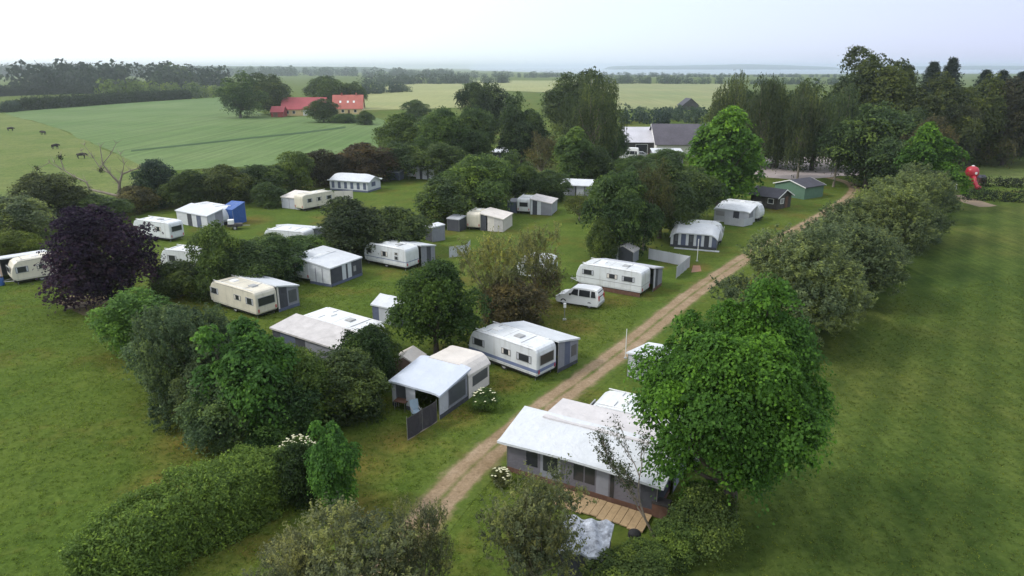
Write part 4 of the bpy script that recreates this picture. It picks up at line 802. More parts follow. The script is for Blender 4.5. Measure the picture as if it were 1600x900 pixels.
def crown(name, seed, rx, zc, rz, K, ns, nl, leaf, spread, up=.5, aspect=.55, zmin=.06, fill=.12, flat=.35, hang=None, jit=.6, strands=0, small=.42, big=.58, spike=0):
    rng = np.random.default_rng(seed); c, r = lobes_of(rng, rx, zc, rz, K, small, big)
    el = np.array([1, 1, min(1, rz / rx * .85)]); P = []; D = []; T = []; tot = 0
    lt = rng.normal(0, .15, len(r))
    while tot < ns:
        k = rng.choice(len(r), 4 * ns, p=r ** 2 / (r ** 2).sum()); d = unit(rng.normal(0, 1, (4 * ns, 3)))
        keep = (d[:, 2] > -.1) | (rng.random(4 * ns) < .4); k, d = k[keep], d[keep]
        rad = r[k] * np.where(rng.random(len(k)) < fill, rng.uniform(.3, .8, len(k)), rng.uniform(.8, 1.1, len(k)) + .10 * np.minimum(2.2, np.abs(rng.normal(0, 1, len(k))) ** 2))
        p = c[k] + d * rad[:, None] * el
        ins = np.zeros(len(p), bool)
        for j in range(len(r)): ins |= (np.linalg.norm((p - c[j]) / el, axis=1) < .75 * r[j]) & (k != j)
        ok = (~ins | (rng.random(len(p)) < .06)) & (p[:, 2] > zmin)
        P.append(p[ok]); D.append(d[ok]); T.append(lt[k[ok]]); tot += ok.sum()
    P = np.vstack(P)[:ns]; D = np.vstack(D)[:ns]; T = np.concatenate(T)[:ns]
    nr = unit(D * .7 + np.array([0, 0, up]) + rng.normal(0, .22, D.shape)); ti = .5 + T + rng.normal(0, .15, len(P))
    P2 = np.repeat(P, nl, 0); N2 = np.repeat(nr, nl, 0); n = len(P2); o = rng.normal(0, 1, (n, 3))
    sz = np.repeat(spread * rng.uniform(.5, 1.5, len(P)), nl)[:, None]
    if spike: cen = P2 + unit(np.repeat(D, nl, 0) * .8 + np.array([0, 0, .7]) + np.repeat(rng.normal(0, .35, D.shape), nl, 0)) * (rng.random((n, 1)) - .25) * spike * np.repeat(rng.uniform(.5, 1.5, len(P)), nl)[:, None] + o * sz * .4
    else:
        o -= (o * N2).sum(1, keepdims=True) * N2 * (1 - flat)
        cen = P2 + o * sz - np.array([0, 0, 1]) * (np.linalg.norm(o, axis=1, keepdims=True) ** 2) * sz * .14
    if strands: cen[:, 2] -= rng.uniform(0, 1, n) * np.repeat(rng.uniform(.3, 1, len(P)), nl) * strands; cen[:, :2] = P2[:, :2] + (cen[:, :2] - P2[:, :2]) * .6
    cen[:, 2] = np.maximum(cen[:, 2], zmin * .3)
    me = leaf_mesh(name, cen, N2, leaf, rng, np.repeat(ti, nl) + rng.normal(0, .11, n), aspect, hang, jit)
    return me, (c, r)
def limbs(name, seed, cr, th, tr, mat, lean_=0.0, n=8, top=.8):
    """tapered trunk with limbs reaching into each leaf mass"""
    rng = random.Random(seed); mb = MB(); c, r = cr
    fork = Vector((lean_ * .5, 0, th)); mb.tube([(0, 0, -.01), (lean_ * .1 + rng.uniform(-.01, .01), .0, th * .45), fork], [tr * 1.35, tr, tr * .8], n)
    for q in c:
        e = Vector(q) * 1.0; mid = fork.lerp(e, .5) + Vector((rng.uniform(-.04, .04), rng.uniform(-.04, .04), -.03))
        mb.tube([fork - Vector((0, 0, th * .15)), mid, e], [tr * .55, tr * .34, tr * .12], 5)
    return mb.mesh(name, mat)
VAR = {}
def variant(kind, *meshes): VAR.setdefault(kind, []).append(meshes)
def mk(kind, seeds, th, tr, bark='bark', **kw):
    for s in seeds:
        me, cr = crown('crown', s, **kw); variant(kind, me, limbs('trunk', s, cr, th, tr, bark))
# unit plants: 1 high, about 1 wide
mk('broad', (1, 2, 3, 4), .2, .026, rx=.47, zc=.52, rz=.48, K=22, ns=900, nl=26, leaf=.0165, spread=.040, flat=.22, up=.8, jit=.5, small=.28, big=.46, zmin=.03)
mk('tall', (11, 12, 13), .25, .022, rx=.46, zc=.53, rz=.48, K=26, ns=1100, nl=22, leaf=.0145, spread=.034, small=.26, big=.42, flat=.22, up=.8, jit=.5)
mk('bright', (21, 22), .2, .026, rx=.46, zc=.52, rz=.48, K=24, ns=950, nl=24, leaf=.020, spread=.038, flat=.12, up=1.0, jit=.32, aspect=.7, small=.28, big=.46)
mk('weep', (31, 32, 33), .36, .018, 'pale_bark', rx=.45, zc=.62, rz=.40, K=18, ns=1050, nl=16, leaf=.012, spread=.016, strands=.22, hang=.55, fill=.2, zmin=.2, small=.3, big=.48)
mk('bush', (41, 42, 43, 44), .16, .03, rx=.48, zc=.47, rz=.50, K=20, ns=900, nl=22, leaf=.019, spread=.042, zmin=.02, flat=.3, up=.8, jit=.5, small=.28, big=.48)
mk('olive', (51, 52, 53), .16, .03, rx=.47, zc=.47, rz=.48, K=22, ns=1900, nl=28, leaf=.0125, spread=.022, aspect=.4, zmin=.02, jit=.8, up=.7, spike=.075, small=.28, big=.46)
mk('wispy', (61, 62), .2, .018, 'pale_bark', rx=.46, zc=.54, rz=.45, K=20, ns=620, nl=18, leaf=.0155, spread=.026, fill=.5, aspect=.36, small=.28, big=.42, spike=.09)
mk('sprawl', (65, 66), .12, .012, 'pale_bark', rx=.48, zc=.48, rz=.47, K=34, ns=1500, nl=16, leaf=.0125, spread=.020, fill=.4, aspect=.4, small=.2, big=.36, spike=.085, zmin=.02)
def conifer(seed):
    rng = np.random.default_rng(seed); P = []; Nn = []
    for k in range(34):
        z = .12 + .86 * (k / 34) ** .9; R_ = .40 * (1 - z) ** .72 * rng.uniform(.75, 1.15) + .012; nb = 9
        for j in range(nb):
            a = 6.283 * j / nb + rng.uniform(0, .6); L = R_ * rng.uniform(.7, 1.15); t = np.linspace(.1, 1, 16); m = 3
            p = np.stack([np.cos(a) * L * t, np.sin(a) * L * t, z - .12 * L * t + .10 * L * t ** 2], 1); p = np.repeat(p, m, 0) + rng.normal(0, .012, (16 * m, 3)); P.append(p); Nn.append(np.tile([0, 0, 1.0], (16 * m, 1)))
    P = np.vstack(P); Nn = np.vstack(Nn)
    me = leaf_mesh('crown', P, Nn, .014, rng, .5 + rng.normal(0, .15, len(P)), .4, None, .6)
    variant('conifer', me, MB().tube([(0, 0, 0), (0, 0, .5), (0, 0, .97)], [.02, .012, .003], 6).mesh('trunk', 'bark'))
conifer(81); conifer(82)
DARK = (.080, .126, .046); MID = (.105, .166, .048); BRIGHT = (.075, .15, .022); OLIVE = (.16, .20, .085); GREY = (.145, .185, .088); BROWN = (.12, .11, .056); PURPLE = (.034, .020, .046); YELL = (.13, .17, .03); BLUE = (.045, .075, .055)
NT = 0
def plant(label, kind, px, by, ty, wpx, col, name='tree', group=None, trunk=True, rot=None, dx=0, var=None, cat=None, ysc=1.0):
    """plant standing at pixel (px, by), reaching up to ty, wpx wide: converted to metres where it stands"""
    global NT; NT += 1; p = G(px, by); h = z_at(ty, p.y); w = wpx / FPX * depth(p.y, h * .5) * (1.12 if kind in ('bush', 'broad', 'olive') else 1)
    vs_ = VAR[kind]; me, tk = vs_[(NT if var is None else var) % len(vs_)]; rng = random.Random(NT * 7 + 1)
    t = thing(name, label, cat or name.split('_')[-1], p, rng.uniform(0, 6.28) if rot is None else rot, group)
    c = bpy.data.objects.new('crown' if name.endswith('tree') else 'foliage', me); COL.objects.link(c); c.parent = t; c.scale = (w * 1.0, w * ysc, h)
    k = rng.uniform(.92, 1.08); c.color = (col[0] * k, col[1] * k, col[2] * k, 1)
    if trunk:
        b_ = bpy.data.objects.new('trunk' if name.endswith('tree') else 'stems', tk); COL.objects.link(b_); b_.parent = t; b_.scale = (w, w, h)
    return t
def hedge(label, pts, width, height, col, seed, dens=130, leaf=.09, spread=.16, nl=9, rough=.22, name='hedge', aspect=.5, up=.6):
    """leafy hedge along a ground line: round-shouldered and uneven"""
    rng = np.random.default_rng(seed); pts = [Vector((p[0], p[1], 0)) for p in pts]; o0 = pts[0]
    seg = [(a - o0, b_ - o0) for a, b_ in zip(pts, pts[1:])]; Ls = np.array([(b_ - a).length for a, b_ in seg]); n = int(Ls.sum() * (width + 2 * height) * dens / 10)
    k = rng.choice(len(seg), n, p=Ls / Ls.sum()); t = rng.random(n); th = rng.uniform(-.25, math.pi + .25, n)
    A = np.array([s[0] for s in seg])[k]; B = np.array([s[1] for s in seg])[k]; C = A + (B - A) * t[:, None]; d = unit(B - A); nn = np.stack([d[:, 1], -d[:, 0], 0 * t], 1)
    s = (Ls.cumsum() - Ls)[k] + t * Ls[k]; hh = height * (1 + rough * (.5 * np.sin(s * .9 + seed) + .35 * np.sin(s * 2.3 + 1) + .3 * np.sin(s * 5.1)))
    ww = width / 2 * (1 + rough * .7 * (np.sin(s * 1.3 + 2 + seed) + .5 * np.sin(s * 3.7)))
    ex = 3.6; on_top = rng.random(n) < width / (width + 1.7 * height); v = rng.uniform(-1, 1, n); z_ = rng.uniform(0, 1, n)
    cx = np.where(on_top, v, np.sign(v) * (1 - z_ ** ex) ** (1 / ex)); sz = np.where(on_top, (1 - np.abs(v) ** ex) ** (1 / ex), z_)
    q = rng.uniform(.86, 1.06, n) * (1 - .35 * (rng.random(n) < .2))
    endt = np.minimum(s, Ls.sum() - s); rd = np.sqrt(np.clip(endt / (width * .5), .05, 1)); ww = ww * rd; hh = hh * (.65 + .35 * rd)
    P = C + nn * (cx * ww * q)[:, None]; P[:, 2] = np.maximum(.03, hh * sz * q)
    D = unit(nn * cx[:, None] + np.array([0, 0, 1]) * (np.maximum(sz, 0) + up * .5)[:, None]); ti = .5 + rng.normal(0, .12, n)
    P2 = np.repeat(P, nl, 0) + rng.normal(0, spread, (n * nl, 3)); P2[:, 2] = np.maximum(P2[:, 2], .02)
    me = leaf_mesh('foliage', P2, np.repeat(D, nl, 0), leaf, rng, np.repeat(ti, nl) + rng.normal(0, .12, n * nl), aspect, None, .7)
    tt = thing(name, label, 'hedge', o0); c = bpy.data.objects.new('foliage', me); COL.objects.link(c); c.parent = tt; c.color = (*col, 1)
    mb = MB(); rg = random.Random(seed)
    for a, b_ in seg:
        m_ = max(2, int((b_ - a).length / 1.2))
        for i in range(m_):
            q_ = a.lerp(b_, (i + .5) / m_); mb.tube([q_, q_ + Vector((rg.uniform(-.2, .2), rg.uniform(-.2, .2), height * .5)), q_ + Vector((rg.uniform(-.4, .4), rg.uniform(-.4, .4), height * .85))], [.05, .035, .015], 5)
    mb.build('stems', 'bark', tt)['kind'] = 'stuff'; return tt
def treeline(name, label, x0, y0, x1, y1, top0, top1, n, col, seed, wide=1.0, deep=40, vary=.35):
    """distant belt of trees that reads as one mass"""
    rng = np.random.default_rng(seed); Ps = []; Ns = []; Ss = []; Ts = []
    a, b_ = G(x0, y0), G(x1, y1)
    for i in range(n):
        t = rng.random(); p = a.lerp(b_, t); p = p + Vector((rng.uniform(-8, 8), rng.uniform(0, deep), 0)); h = z_at(top0 + (top1 - top0) * t, p.y) * rng.uniform(1 - vary, 1.02); h = max(h, 2.5)
        r = h * rng.uniform(.35, .6) * wide; m = 170; d = unit(rng.normal(0, 1, (m, 3))); q = rng.uniform(.75, 1.08, m)[:, None]
        # two or three bumps per tree
        cb = rng.normal(0, .35, (3, 3)) * np.array([r, r, h * .18]); kk = rng.integers(0, 3, m)
        P = d * q * np.array([r * .78, r * .78, h * .46]) + cb[kk] + np.array([p.x, p.y, h * .5]); P[:, 2] = np.clip(P[:, 2], .2, h * 1.02); low = rng.random(m) < .3; P[low, 2] *= rng.uniform(.1, .7, low.sum())
        Ps.append(P); Ns.append(d); Ss.append(np.full(m, h * .085)); Ts.append(np.full(m, .5 + rng.normal(0, .16)) + rng.normal(0, .08, m))
    me = leaf_mesh(name, np.vstack(Ps), np.vstack(Ns), np.concatenate(Ss), rng, np.concatenate(Ts), .75, None, .5)
    o = bpy.data.objects.new(name, me); COL.objects.link(o); o.color = (*col, 1); o['kind'] = 'stuff'; return tag(o, label, 'wood')

# far belts
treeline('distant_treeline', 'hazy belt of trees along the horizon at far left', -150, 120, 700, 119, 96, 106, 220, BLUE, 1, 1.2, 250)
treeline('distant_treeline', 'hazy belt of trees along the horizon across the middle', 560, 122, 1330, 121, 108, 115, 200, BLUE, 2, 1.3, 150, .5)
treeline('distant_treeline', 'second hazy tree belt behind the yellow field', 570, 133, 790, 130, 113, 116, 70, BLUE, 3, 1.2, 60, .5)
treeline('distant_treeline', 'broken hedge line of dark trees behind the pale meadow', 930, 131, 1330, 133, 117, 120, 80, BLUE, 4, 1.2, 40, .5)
treeline('distant_wood', 'dark hazy wood behind the hedgerows at upper left', -60, 150, 300, 143, 93, 99, 60, (.035, .055, .038), 5, 1.0, 110, .3)
treeline('distant_wood', 'low grove behind the long hedgerow at upper left', 165, 158, 340, 152, 122, 130, 34, MID, 6, 1.0, 40, .3)
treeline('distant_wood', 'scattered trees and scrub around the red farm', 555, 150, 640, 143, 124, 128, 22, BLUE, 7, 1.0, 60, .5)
treeline('distant_wood', 'dense wood closing the right side behind the play tower', 1440, 252, 1760, 250, 150, 128, 70, (.075, .105, .045), 8, .9, 50, .35)
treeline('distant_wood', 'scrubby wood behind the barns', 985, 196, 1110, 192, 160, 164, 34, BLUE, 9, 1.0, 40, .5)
hedge('long dark hedgerow across the top of the green crop field', [G(28, 173), G(110, 167), G(200, 160), G(296, 154)], 7, 5.2, (.026, .045, .022), 21, 16, .55, .7, 7)
hedge('dark hedgerow behind the pasture at the top left corner', [G(-60, 153), G(60, 148), G(180, 146)], 8, 6.5, (.024, .04, .026), 22, 12, .7, .8, 7)
hedge('low grey hedge bush at the corner of pasture and crop field', [G(6, 176), G(28, 173)], 5, 4, BLUE, 23, 16, .5, .6, 7)

T = plant
# farm trees
T('broad dark tree at the left end of the red farm barn', 'broad', 376, 184, 113, 62, DARK); T('rounded tree touching the gable of the red farm barn', 'broad', 425, 179, 114, 66, DARK)
T('dark tree rising behind the farm between barn and house', 'broad', 510, 171, 115, 62, DARK); T('small tree behind the yellow farmhouse', 'broad', 552, 170, 124, 40, DARK)
T('dark bush between the red barn and yellow farmhouse', 'bush', 506, 191, 152, 46, DARK, 'bush'); T('low dark bush in front of the yellow farmhouse', 'bush', 571, 195, 171, 26, DARK, 'bush'); T('low hedge bush under the farmhouse windows', 'bush', 540, 192, 175, 40, MID, 'bush')
T('lone round bush beside the yellow field', 'bush', 650, 187, 156, 42, DARK, 'bush')
# tall trees in the middle distance
T('tall grey-green tree highest left of the central clump', 'tall', 757, 222, 115, 92, (0.046, 0.071, 0.038)); T('dark tree left of the central clump above the crop corner', 'broad', 627, 262, 176, 84, MID)
T('dark tree second in the row above the crop corner', 'broad', 690, 268, 162, 86, DARK); T('round tree in front of the tall grey-green tree', 'broad', 742, 262, 158, 76, DARK)
T('lighter tree between the two central tall trees', 'broad', 815, 262, 148, 76, (0.054, 0.088, 0.041)); T('dark broad tree on the skyline of the central clump', 'broad', 893, 222, 110, 100, DARK)
T('tallest drooping tree of the central clump', 'weep', 925, 268, 112, 112, (0.073, 0.107, 0.046)); T('mid green tree in front of the drooping tree', 'bright', 893, 284, 204, 70, MID)
T('brownish tree beside the white roofed shelter', 'wispy', 846, 280, 206, 62, BROWN); T('small dark tree at the end of the pale roofed barn', 'broad', 958, 262, 190, 44, DARK); T('dark low tree under the drooping tree', 'bush', 925, 282, 222, 70, DARK)
T('shrub in front of the slate barn', 'bush', 1040, 262, 232, 60, MID, 'bush'); T('leafy bush below the parked silver car', 'bush', 985, 272, 240, 60, MID, 'bush'); T('bush hiding the foot of the bright round tree', 'bush', 1012, 285, 246, 60, DARK, 'bush')
# field hedge at back left
T('scrubby dark bush at the left edge by the pasture', 'bush', 30, 372, 298, 100, GREY, 'bush'); T('tall olive bush right of the left edge scrub', 'bush', 92, 350, 270, 100, (0.077, 0.095, 0.042), 'bush'); T('low yellowish bush behind the leftmost caravan', 'bush', 32, 394, 360, 64, YELL, 'bush')
T('dark bush at the foot of the dead tree', 'bush', 150, 345, 300, 90, DARK, 'bush'); T('bush between dead tree and white caravan', 'bush', 215, 330, 285, 60, BROWN, 'bush')
T('grey-green upright bush right of the dead tree', 'bush', 250, 322, 248, 60, BLUE, 'bush'); T('dark bush behind the red marked caravan', 'bush', 300, 322, 262, 70, DARK, 'bush'); T('bush with yellowish top behind the blue tarpaulin', 'bush', 352, 318, 254, 80, (0.077, 0.109, 0.036), 'bush')
T('dark bush right of the blue tarpaulin', 'bush', 408, 308, 250, 76, DARK, 'bush'); T('small pointed bush in the field hedge', 'bush', 460, 298, 236, 60, MID, 'bush'); T('brownish bush behind the large white awning', 'bush', 510, 288, 230, 80, (0.064, 0.061, 0.031), 'bush'); T('reddish brown bush right of the large white awning', 'bush', 570, 284, 218, 86, (0.079, 0.065, 0.036), 'bush'); T('dark bush behind the small navy tent', 'bush', 628, 277, 215, 80, DARK, 'bush')
T('dark bush behind the far caravan on the back lawn', 'bush', 690, 278, 222, 76, DARK, 'bush')
T('dark bush at the left end of the cream back caravan', 'bush', 425, 322, 282, 50, DARK, 'bush')
# purple tree and shrubs of the left rows
T('purple leaved tree standing on the bare soil patch', 'broad', 176, 480, 318, 154, PURPLE, 'purple_tree', cat='tree')
T('dark shrub under the purple tree', 'bush', 285, 462, 402, 90, DARK, 'shrub'); T('shrub with pointed top between the caravans', 'bush', 342, 462, 350, 76, MID, 'shrub'); T('dark shrub behind the cream caravan', 'bush', 392, 458, 374, 92, DARK, 'shrub'); T('dark shrub at the left of the charcoal awning', 'bush', 440, 440, 364, 80, DARK, 'shrub'); T('low shrub in front of the hidden caravan roof', 'bush', 478, 414, 364, 96, MID, 'shrub')
T('shrub under the left end of the hidden caravan roof', 'bush', 428, 412, 368, 80, MID, 'shrub'); T('large dark shrub in the middle of the pitches', 'bush', 560, 402, 304, 120, (0.058, 0.082, 0.036), 'shrub'); T('lower dark shrub beside the small square tent', 'bush', 622, 396, 318, 96, DARK, 'shrub')
T('dark shrub left of the central pitches', 'bush', 695, 348, 268, 90, DARK, 'shrub'); T('leafy tree over the central pitches', 'broad', 752, 335, 232, 110, MID); T('tree right of the leafy central tree', 'broad', 805, 318, 238, 76, DARK); T('shrub behind the weathered striped awning', 'bush', 860, 312, 262, 60, DARK, 'shrub')
T('round dark tree in front of the track side caravans', 'broad', 682, 552, 398, 134, (0.045, 0.092, 0.026)); 
T('brownish willow with pale stems beside the caravans', 'wispy', 775, 502, 344, 110, (.20, .21, .08)); T('thin brownish willow right of its pale stemmed twin', 'wispy', 838, 478, 345, 96, (.17, .185, .075)); T('dark low shrub under the brownish willows', 'bush', 800, 508, 425, 96, BROWN, 'shrub')
T('brown shrub beside the parked van', 'wispy', 850, 480, 415, 70, BROWN, 'shrub')
T('dense dark tree left of the track side clump', 'broad', 965, 402, 252, 100, DARK); T('feathery tree in the middle of the track side clump', 'wispy', 1005, 392, 250, 110, (0.077, 0.088, 0.038)); T('dark tree at the back of the track side clump', 'broad', 1030, 372, 246, 110, DARK); T('dark upright tree in front of the track side clump', 'bush', 940, 408, 330, 50, MID); T('shadowy tree behind the striped awning', 'broad', 1075, 350, 255, 90, DARK)
T('grassy shrub at the edge of the inner lawn', 'wispy', 905, 345, 300, 60, (0.115, 0.143, 0.042), 'shrub')
T('bright green round tree in front of the slate barn', 'bright', 1122, 322, 178, 128, (.11, .20, .03)); 
# birches and the big trees at right
T('weeping birch leftmost above the gravel yard', 'weep', 1135, 262, 116, 84, (0.100, 0.124, 0.055)); T('weeping birch second above the gravel yard', 'weep', 1185, 280, 110, 86, (0.082, 0.111, 0.049)); T('weeping birch third above the gravel yard', 'weep', 1245, 285, 128, 90, (0.078, 0.107, 0.051)); T('weeping birch with bare trunk over the gravel', 'weep', 1302, 292, 136, 80, (0.069, 0.096, 0.049))
for (x, by, ty, w_, lb) in ((1152, 258, 134, 96, 'dark tree between the first two weeping birches'), (1212, 262, 130, 96, 'dark tree between the second and third weeping birch'), (1268, 266, 128, 100, 'dark tree behind the third weeping birch'), (1308, 264, 112, 90, 'dark tree left of the tallest skyline tree')): T(lb, 'broad', x, by, ty, w_ * 1.1, (.072, .105, .044))
T('tallest broad tree on the right skyline', 'tall', 1350, 262, 76, 150, (0.061, 0.084, 0.031)); T('dark broad tree under the tallest tree', 'broad', 1352, 294, 150, 130, DARK); T('olive tree right of the tallest tree', 'broad', 1425, 268, 118, 110, (0.070, 0.088, 0.034)); T('dark tree behind the bright hedge tree', 'broad', 1405, 290, 170, 90, DARK)
for x, ty, lb in ((1402, 100, 'short dark conifer right of the tallest tree'), (1440, 94, 'pointed conifer left of the tallest conifer'), (1468, 88, 'tallest conifer on the right skyline'), (1522, 107, 'small conifer peeping over the wood'), (1548, 108, 'second small conifer over the wood'), (1578, 110, 'conifer near the right edge of the skyline')):
    T(lb, 'conifer', x, 212, ty, 100, (0.028, 0.046, 0.031), group='conifers on the right skyline')
T('yellowish green tree in the right wood', 'broad', 1512, 258, 120, 90, (0.077, 0.098, 0.031)); T('brownish tree at the right edge of the wood', 'broad', 1565, 258, 116, 90, (0.070, 0.068, 0.038)); T('dark tree cut by the right edge', 'broad', 1612, 256, 108, 90, DARK); T('dark tree behind the red play tower', 'broad', 1480, 262, 150, 80, (0.064, 0.079, 0.036))
# hedge row between track and mown field, front to back
T('largest grey-green hedge bush above the bright tree', 'olive', 1246, 532, 352, 196, GREY, 'hedge_bush', cat='bush'); T('hedge bush second from the front beside the mown field', 'olive', 1314, 470, 328, 168, (.14, .18, .085), 'hedge_bush', cat='bush'); T('hedge bush third from the front beside the mown field', 'olive', 1360, 420, 288, 150, (.14, .18, .08), 'hedge_bush', cat='bush'); T('hedge bush fourth from the front with pale tips', 'olive', 1400, 376, 260, 136, OLIVE, 'hedge_bush', cat='bush'); T('hedge bush last before the bright green tree', 'olive', 1435, 345, 252, 90, GREY, 'hedge_bush', cat='bush')
T('bright green tree near the end of the hedge row', 'bright', 1440, 326, 202, 96, (0.077, 0.163, 0.026)); T('brownish bush behind the bright hedge tree', 'olive', 1430, 300, 186, 90, BROWN, 'hedge_bush', cat='bush')
T('low filler bush between the first two hedge bushes', 'olive', 1290, 512, 405, 100, (.12, .155, .075), 'hedge_bush', cat='bush'); T('low filler bush on the field side of the hedge row', 'olive', 1352, 448, 352, 100, (.125, .16, .075), 'hedge_bush', cat='bush'); T('low filler bush near the far end of the hedge row', 'olive', 1412, 392, 312, 90, (.12, .155, .07), 'hedge_bush', cat='bush'); T('small hedge bush beside the gravel track', 'olive', 1212, 508, 372, 100, OLIVE, 'hedge_bush', cat='bush')
hedge('low dark clipped hedge beside the play tower', [G(1502, 311), G(1560, 314), G(1680, 318)], 2.0, 1.7, (0.028, 0.046, 0.024), 31, 60, .14, .2, 8); hedge('dark leafy strip filling out the low hedge and its black shadow', [G(1532, 291), G(1680, 294)], 2.2, 1.5, (0.028, 0.041, 0.024), 32, 50, .16, .2, 8)  # two dark rows: the band includes the hedge's black shadow, built as foliage
# bushy hedge row below the pitches
T('bright round shrub at the far end of the bushy row', 'bush', 222, 548, 452, 112, (0.112, 0.203, 0.049), 'shrub'); T('bluish shrub second in the bushy row', 'bush', 268, 606, 484, 117, (0.090, 0.138, 0.068), 'shrub'); T('tall grey-green shrub of the bushy row', 'olive', 312, 642, 458, 156, (0.100, 0.151, 0.073), 'shrub'); T('bright maple in the bushy row', 'bright', 402, 692, 500, 151, (.085, .165, .036), 'maple_tree', cat='tree'); T('grey-green low shrub left of the bright maple', 'bush', 352, 704, 580, 112, (0.086, 0.147, 0.065), 'shrub')
T('yellowish shrub right of the bright maple', 'bush', 480, 668, 530, 122, (0.121, 0.184, 0.039), 'shrub'); T('dark shrub in the gap beside the awning', 'bush', 540, 652, 545, 125, (.075, .12, .045), 'shrub'); T('dark shrub nearest the brown ridge tent', 'bush', 575, 612, 498, 84, (0.051, 0.088, 0.029), 'shrub'); T('low leafy shrub at the foot of the maple', 'bush', 432, 702, 630, 87, (0.086, 0.157, 0.049), 'shrub'); T('dark leafy shrub in the middle of the bushy row', 'bush', 450, 690, 570, 117, (0.062, 0.121, 0.039), 'shrub')
for (x, by, ty, w_, c_, lb) in ((292, 585, 470, 100, (.09, .13, .06), 'mid green shrub filling behind the tall grey-green shrub'), (362, 610, 500, 110, (.08, .125, .05), 'shrub behind the bright maple toward the cream caravan'), (470, 640, 545, 90, (.10, .14, .04), 'olive green shrub between the maple and grey canopy'), (515, 648, 560, 90, (.075, .12, .04), 'leafy shrub below the weathered canopy roof'), (590, 590, 500, 64, (.08, .125, .035), 'leafy shrub against the brown ridge tent'), (245, 545, 462, 70, (.085, .125, .06), 'small shrub behind the bright round shrub'), (330, 668, 560, 84, (.075, .115, .055), 'shrub bulging toward the lawn below the grey-green one')):
    T(lb, 'bush', x, by, ty, w_, c_, 'shrub')
hedge('dense rounded hedge in the lower left corner', [G(118, 938), G(230, 880), G(330, 825), G(452, 765)], 3.6, 3.1, (.14, .22, .052), 41, 430, .085, .11, 12, .10, 'hedge', .4)
T('upright bright green shrub at the end of the rounded hedge', 'bright', 524, 800, 662, 86, (.085, .19, .04), 'shrub'); T('dark shrub under the cream blossom', 'bush', 470, 778, 688, 80, (0.044, 0.075, 0.026), 'shrub')
T('grey-olive twiggy shrub filling the bottom edge', 'sprawl', 566, 988, 784, 240, (.165, .185, .10), 'shrub'); T('grey-olive twiggy shrub at the bottom beside the track end', 'sprawl', 658, 955, 768, 110, (.15, .17, .09), 'shrub'); T('low olive shrub at bottom left of the olive mass', 'sprawl', 465, 975, 822, 150, (.165, .18, .10), 'shrub')
T('feathery willow shrub in front of the big canopy', 'wispy', 836, 925, 726, 185, (.15, .17, .085), 'shrub', var=0); T('thicker willow shrub beside the tarpaulin roof', 'wispy', 838, 935, 765, 130, (.14, .16, .08), 'shrub')
T('low bush between the deck and the tarpaulin roof', 'bush', 1000, 905, 850, 84, MID, 'bush'); T('dark undergrowth bush round the trunk of the large bright tree', 'bush', 1098, 860, 765, 104, MID, 'bush'); T('low bush under the large bright tree', 'bush', 1058, 872, 805, 80, MID, 'bush'); T('weedy bush at the bottom edge beside the mown field', 'bush', 985, 945, 868, 120, MID, 'bush')
# large bright tree
me, cr = crown('crown', 91, rx=.50, zc=.56, rz=.43, K=54, ns=3800, nl=28, leaf=.0088, spread=.025, flat=.13, up=1.1, jit=.35, aspect=.7, small=.16, big=.34, zmin=.06, fill=.2)
variant('hero', me, limbs('trunk', 91, cr, .22, .026, 'bark', 0, 12))
T('large bright green tree right of the big white canopy', 'hero', 1138, 826, 438, 308, (.070, .165, .028))
# leaning half-bare tree
t = thing('leaning_tree', 'leaning half-bare young tree in front of the big white canopy', 'tree', G(1022, 838)); rg = random.Random(3); mb = MB(); tips = []
def grow(p, d, l, r, lev):
    q = p + d * l * .5 + Vector((rg.uniform(-.08, .08), rg.uniform(-.08, .08), 0)) * l; e = p + d * l; mb.tube([p, q, e], [r, r * .8, r * .6], 6)
    if lev == 0 or r < .008: tips.append(e); return
    tips.append(e)
    for k in range(3 if lev > 1 else 2):
        nd = (d + Vector((rg.uniform(-.6, .45), rg.uniform(-.5, .5), rg.uniform(-.1, .5)))).normalized(); grow(e if k else q, nd, l * rg.uniform(.6, .85), r * .62, lev - 1)
grow(Vector((0, 0, 0)), Vector((-.42, .1, 1)).normalized(), 2.0, .075, 5); mb.build('trunk', 'pale_bark', t)
rng = np.random.default_rng(8); P = np.array([list(x) for x in tips]); P = P[P[:, 2] > 1.6]; P2 = np.repeat(P, 7, 0) + rng.normal(0, .10, (len(P) * 7, 3))
me = leaf_mesh('crown', P2, np.tile([0, 0, 1.0], (len(P2), 1)), .062, rng, .5 + rng.normal(0, .15, len(P2)), .5, None, .8); c = bpy.data.objects.new('crown', me); COL.objects.link(c); c.parent = t; c.color = (.05, .075, .035, 1)
# dead tree with tufts
t = thing('dead_tree', 'dead pale tree with crooked bare limbs and dark tufts', 'tree', G(190, 322)); k_ = .118; mb = MB(); tufts = []
def limb(pts, r0, r1, tuft=False):
    P_ = [Vector(((x - 190) * k_, dy_, (318 - y) * k_ * 1.06)) for x, y, dy_ in pts]; n_ = len(P_); mb.tube(P_, [.75 * (r0 + (r1 - r0) * i / (n_ - 1)) for i in range(n_)], 7)
    for i in range(1, n_):
        for _ in range(3):
            d_ = Vector((rg.uniform(-1, 1), rg.uniform(-1, 1), rg.uniform(.1, 1.2))); l_ = rg.uniform(.5, 1.3); q_ = P_[i] + d_ * l_ * .5 + Vector((rg.uniform(-.15, .15), 0, .05)); mb.tube([P_[i], q_, q_ + (d_ + Vector((rg.uniform(-.5, .5), 0, .3))) * l_ * .4], [.045, .03, .012], 4)
    if tuft: tufts.append(P_[-1])
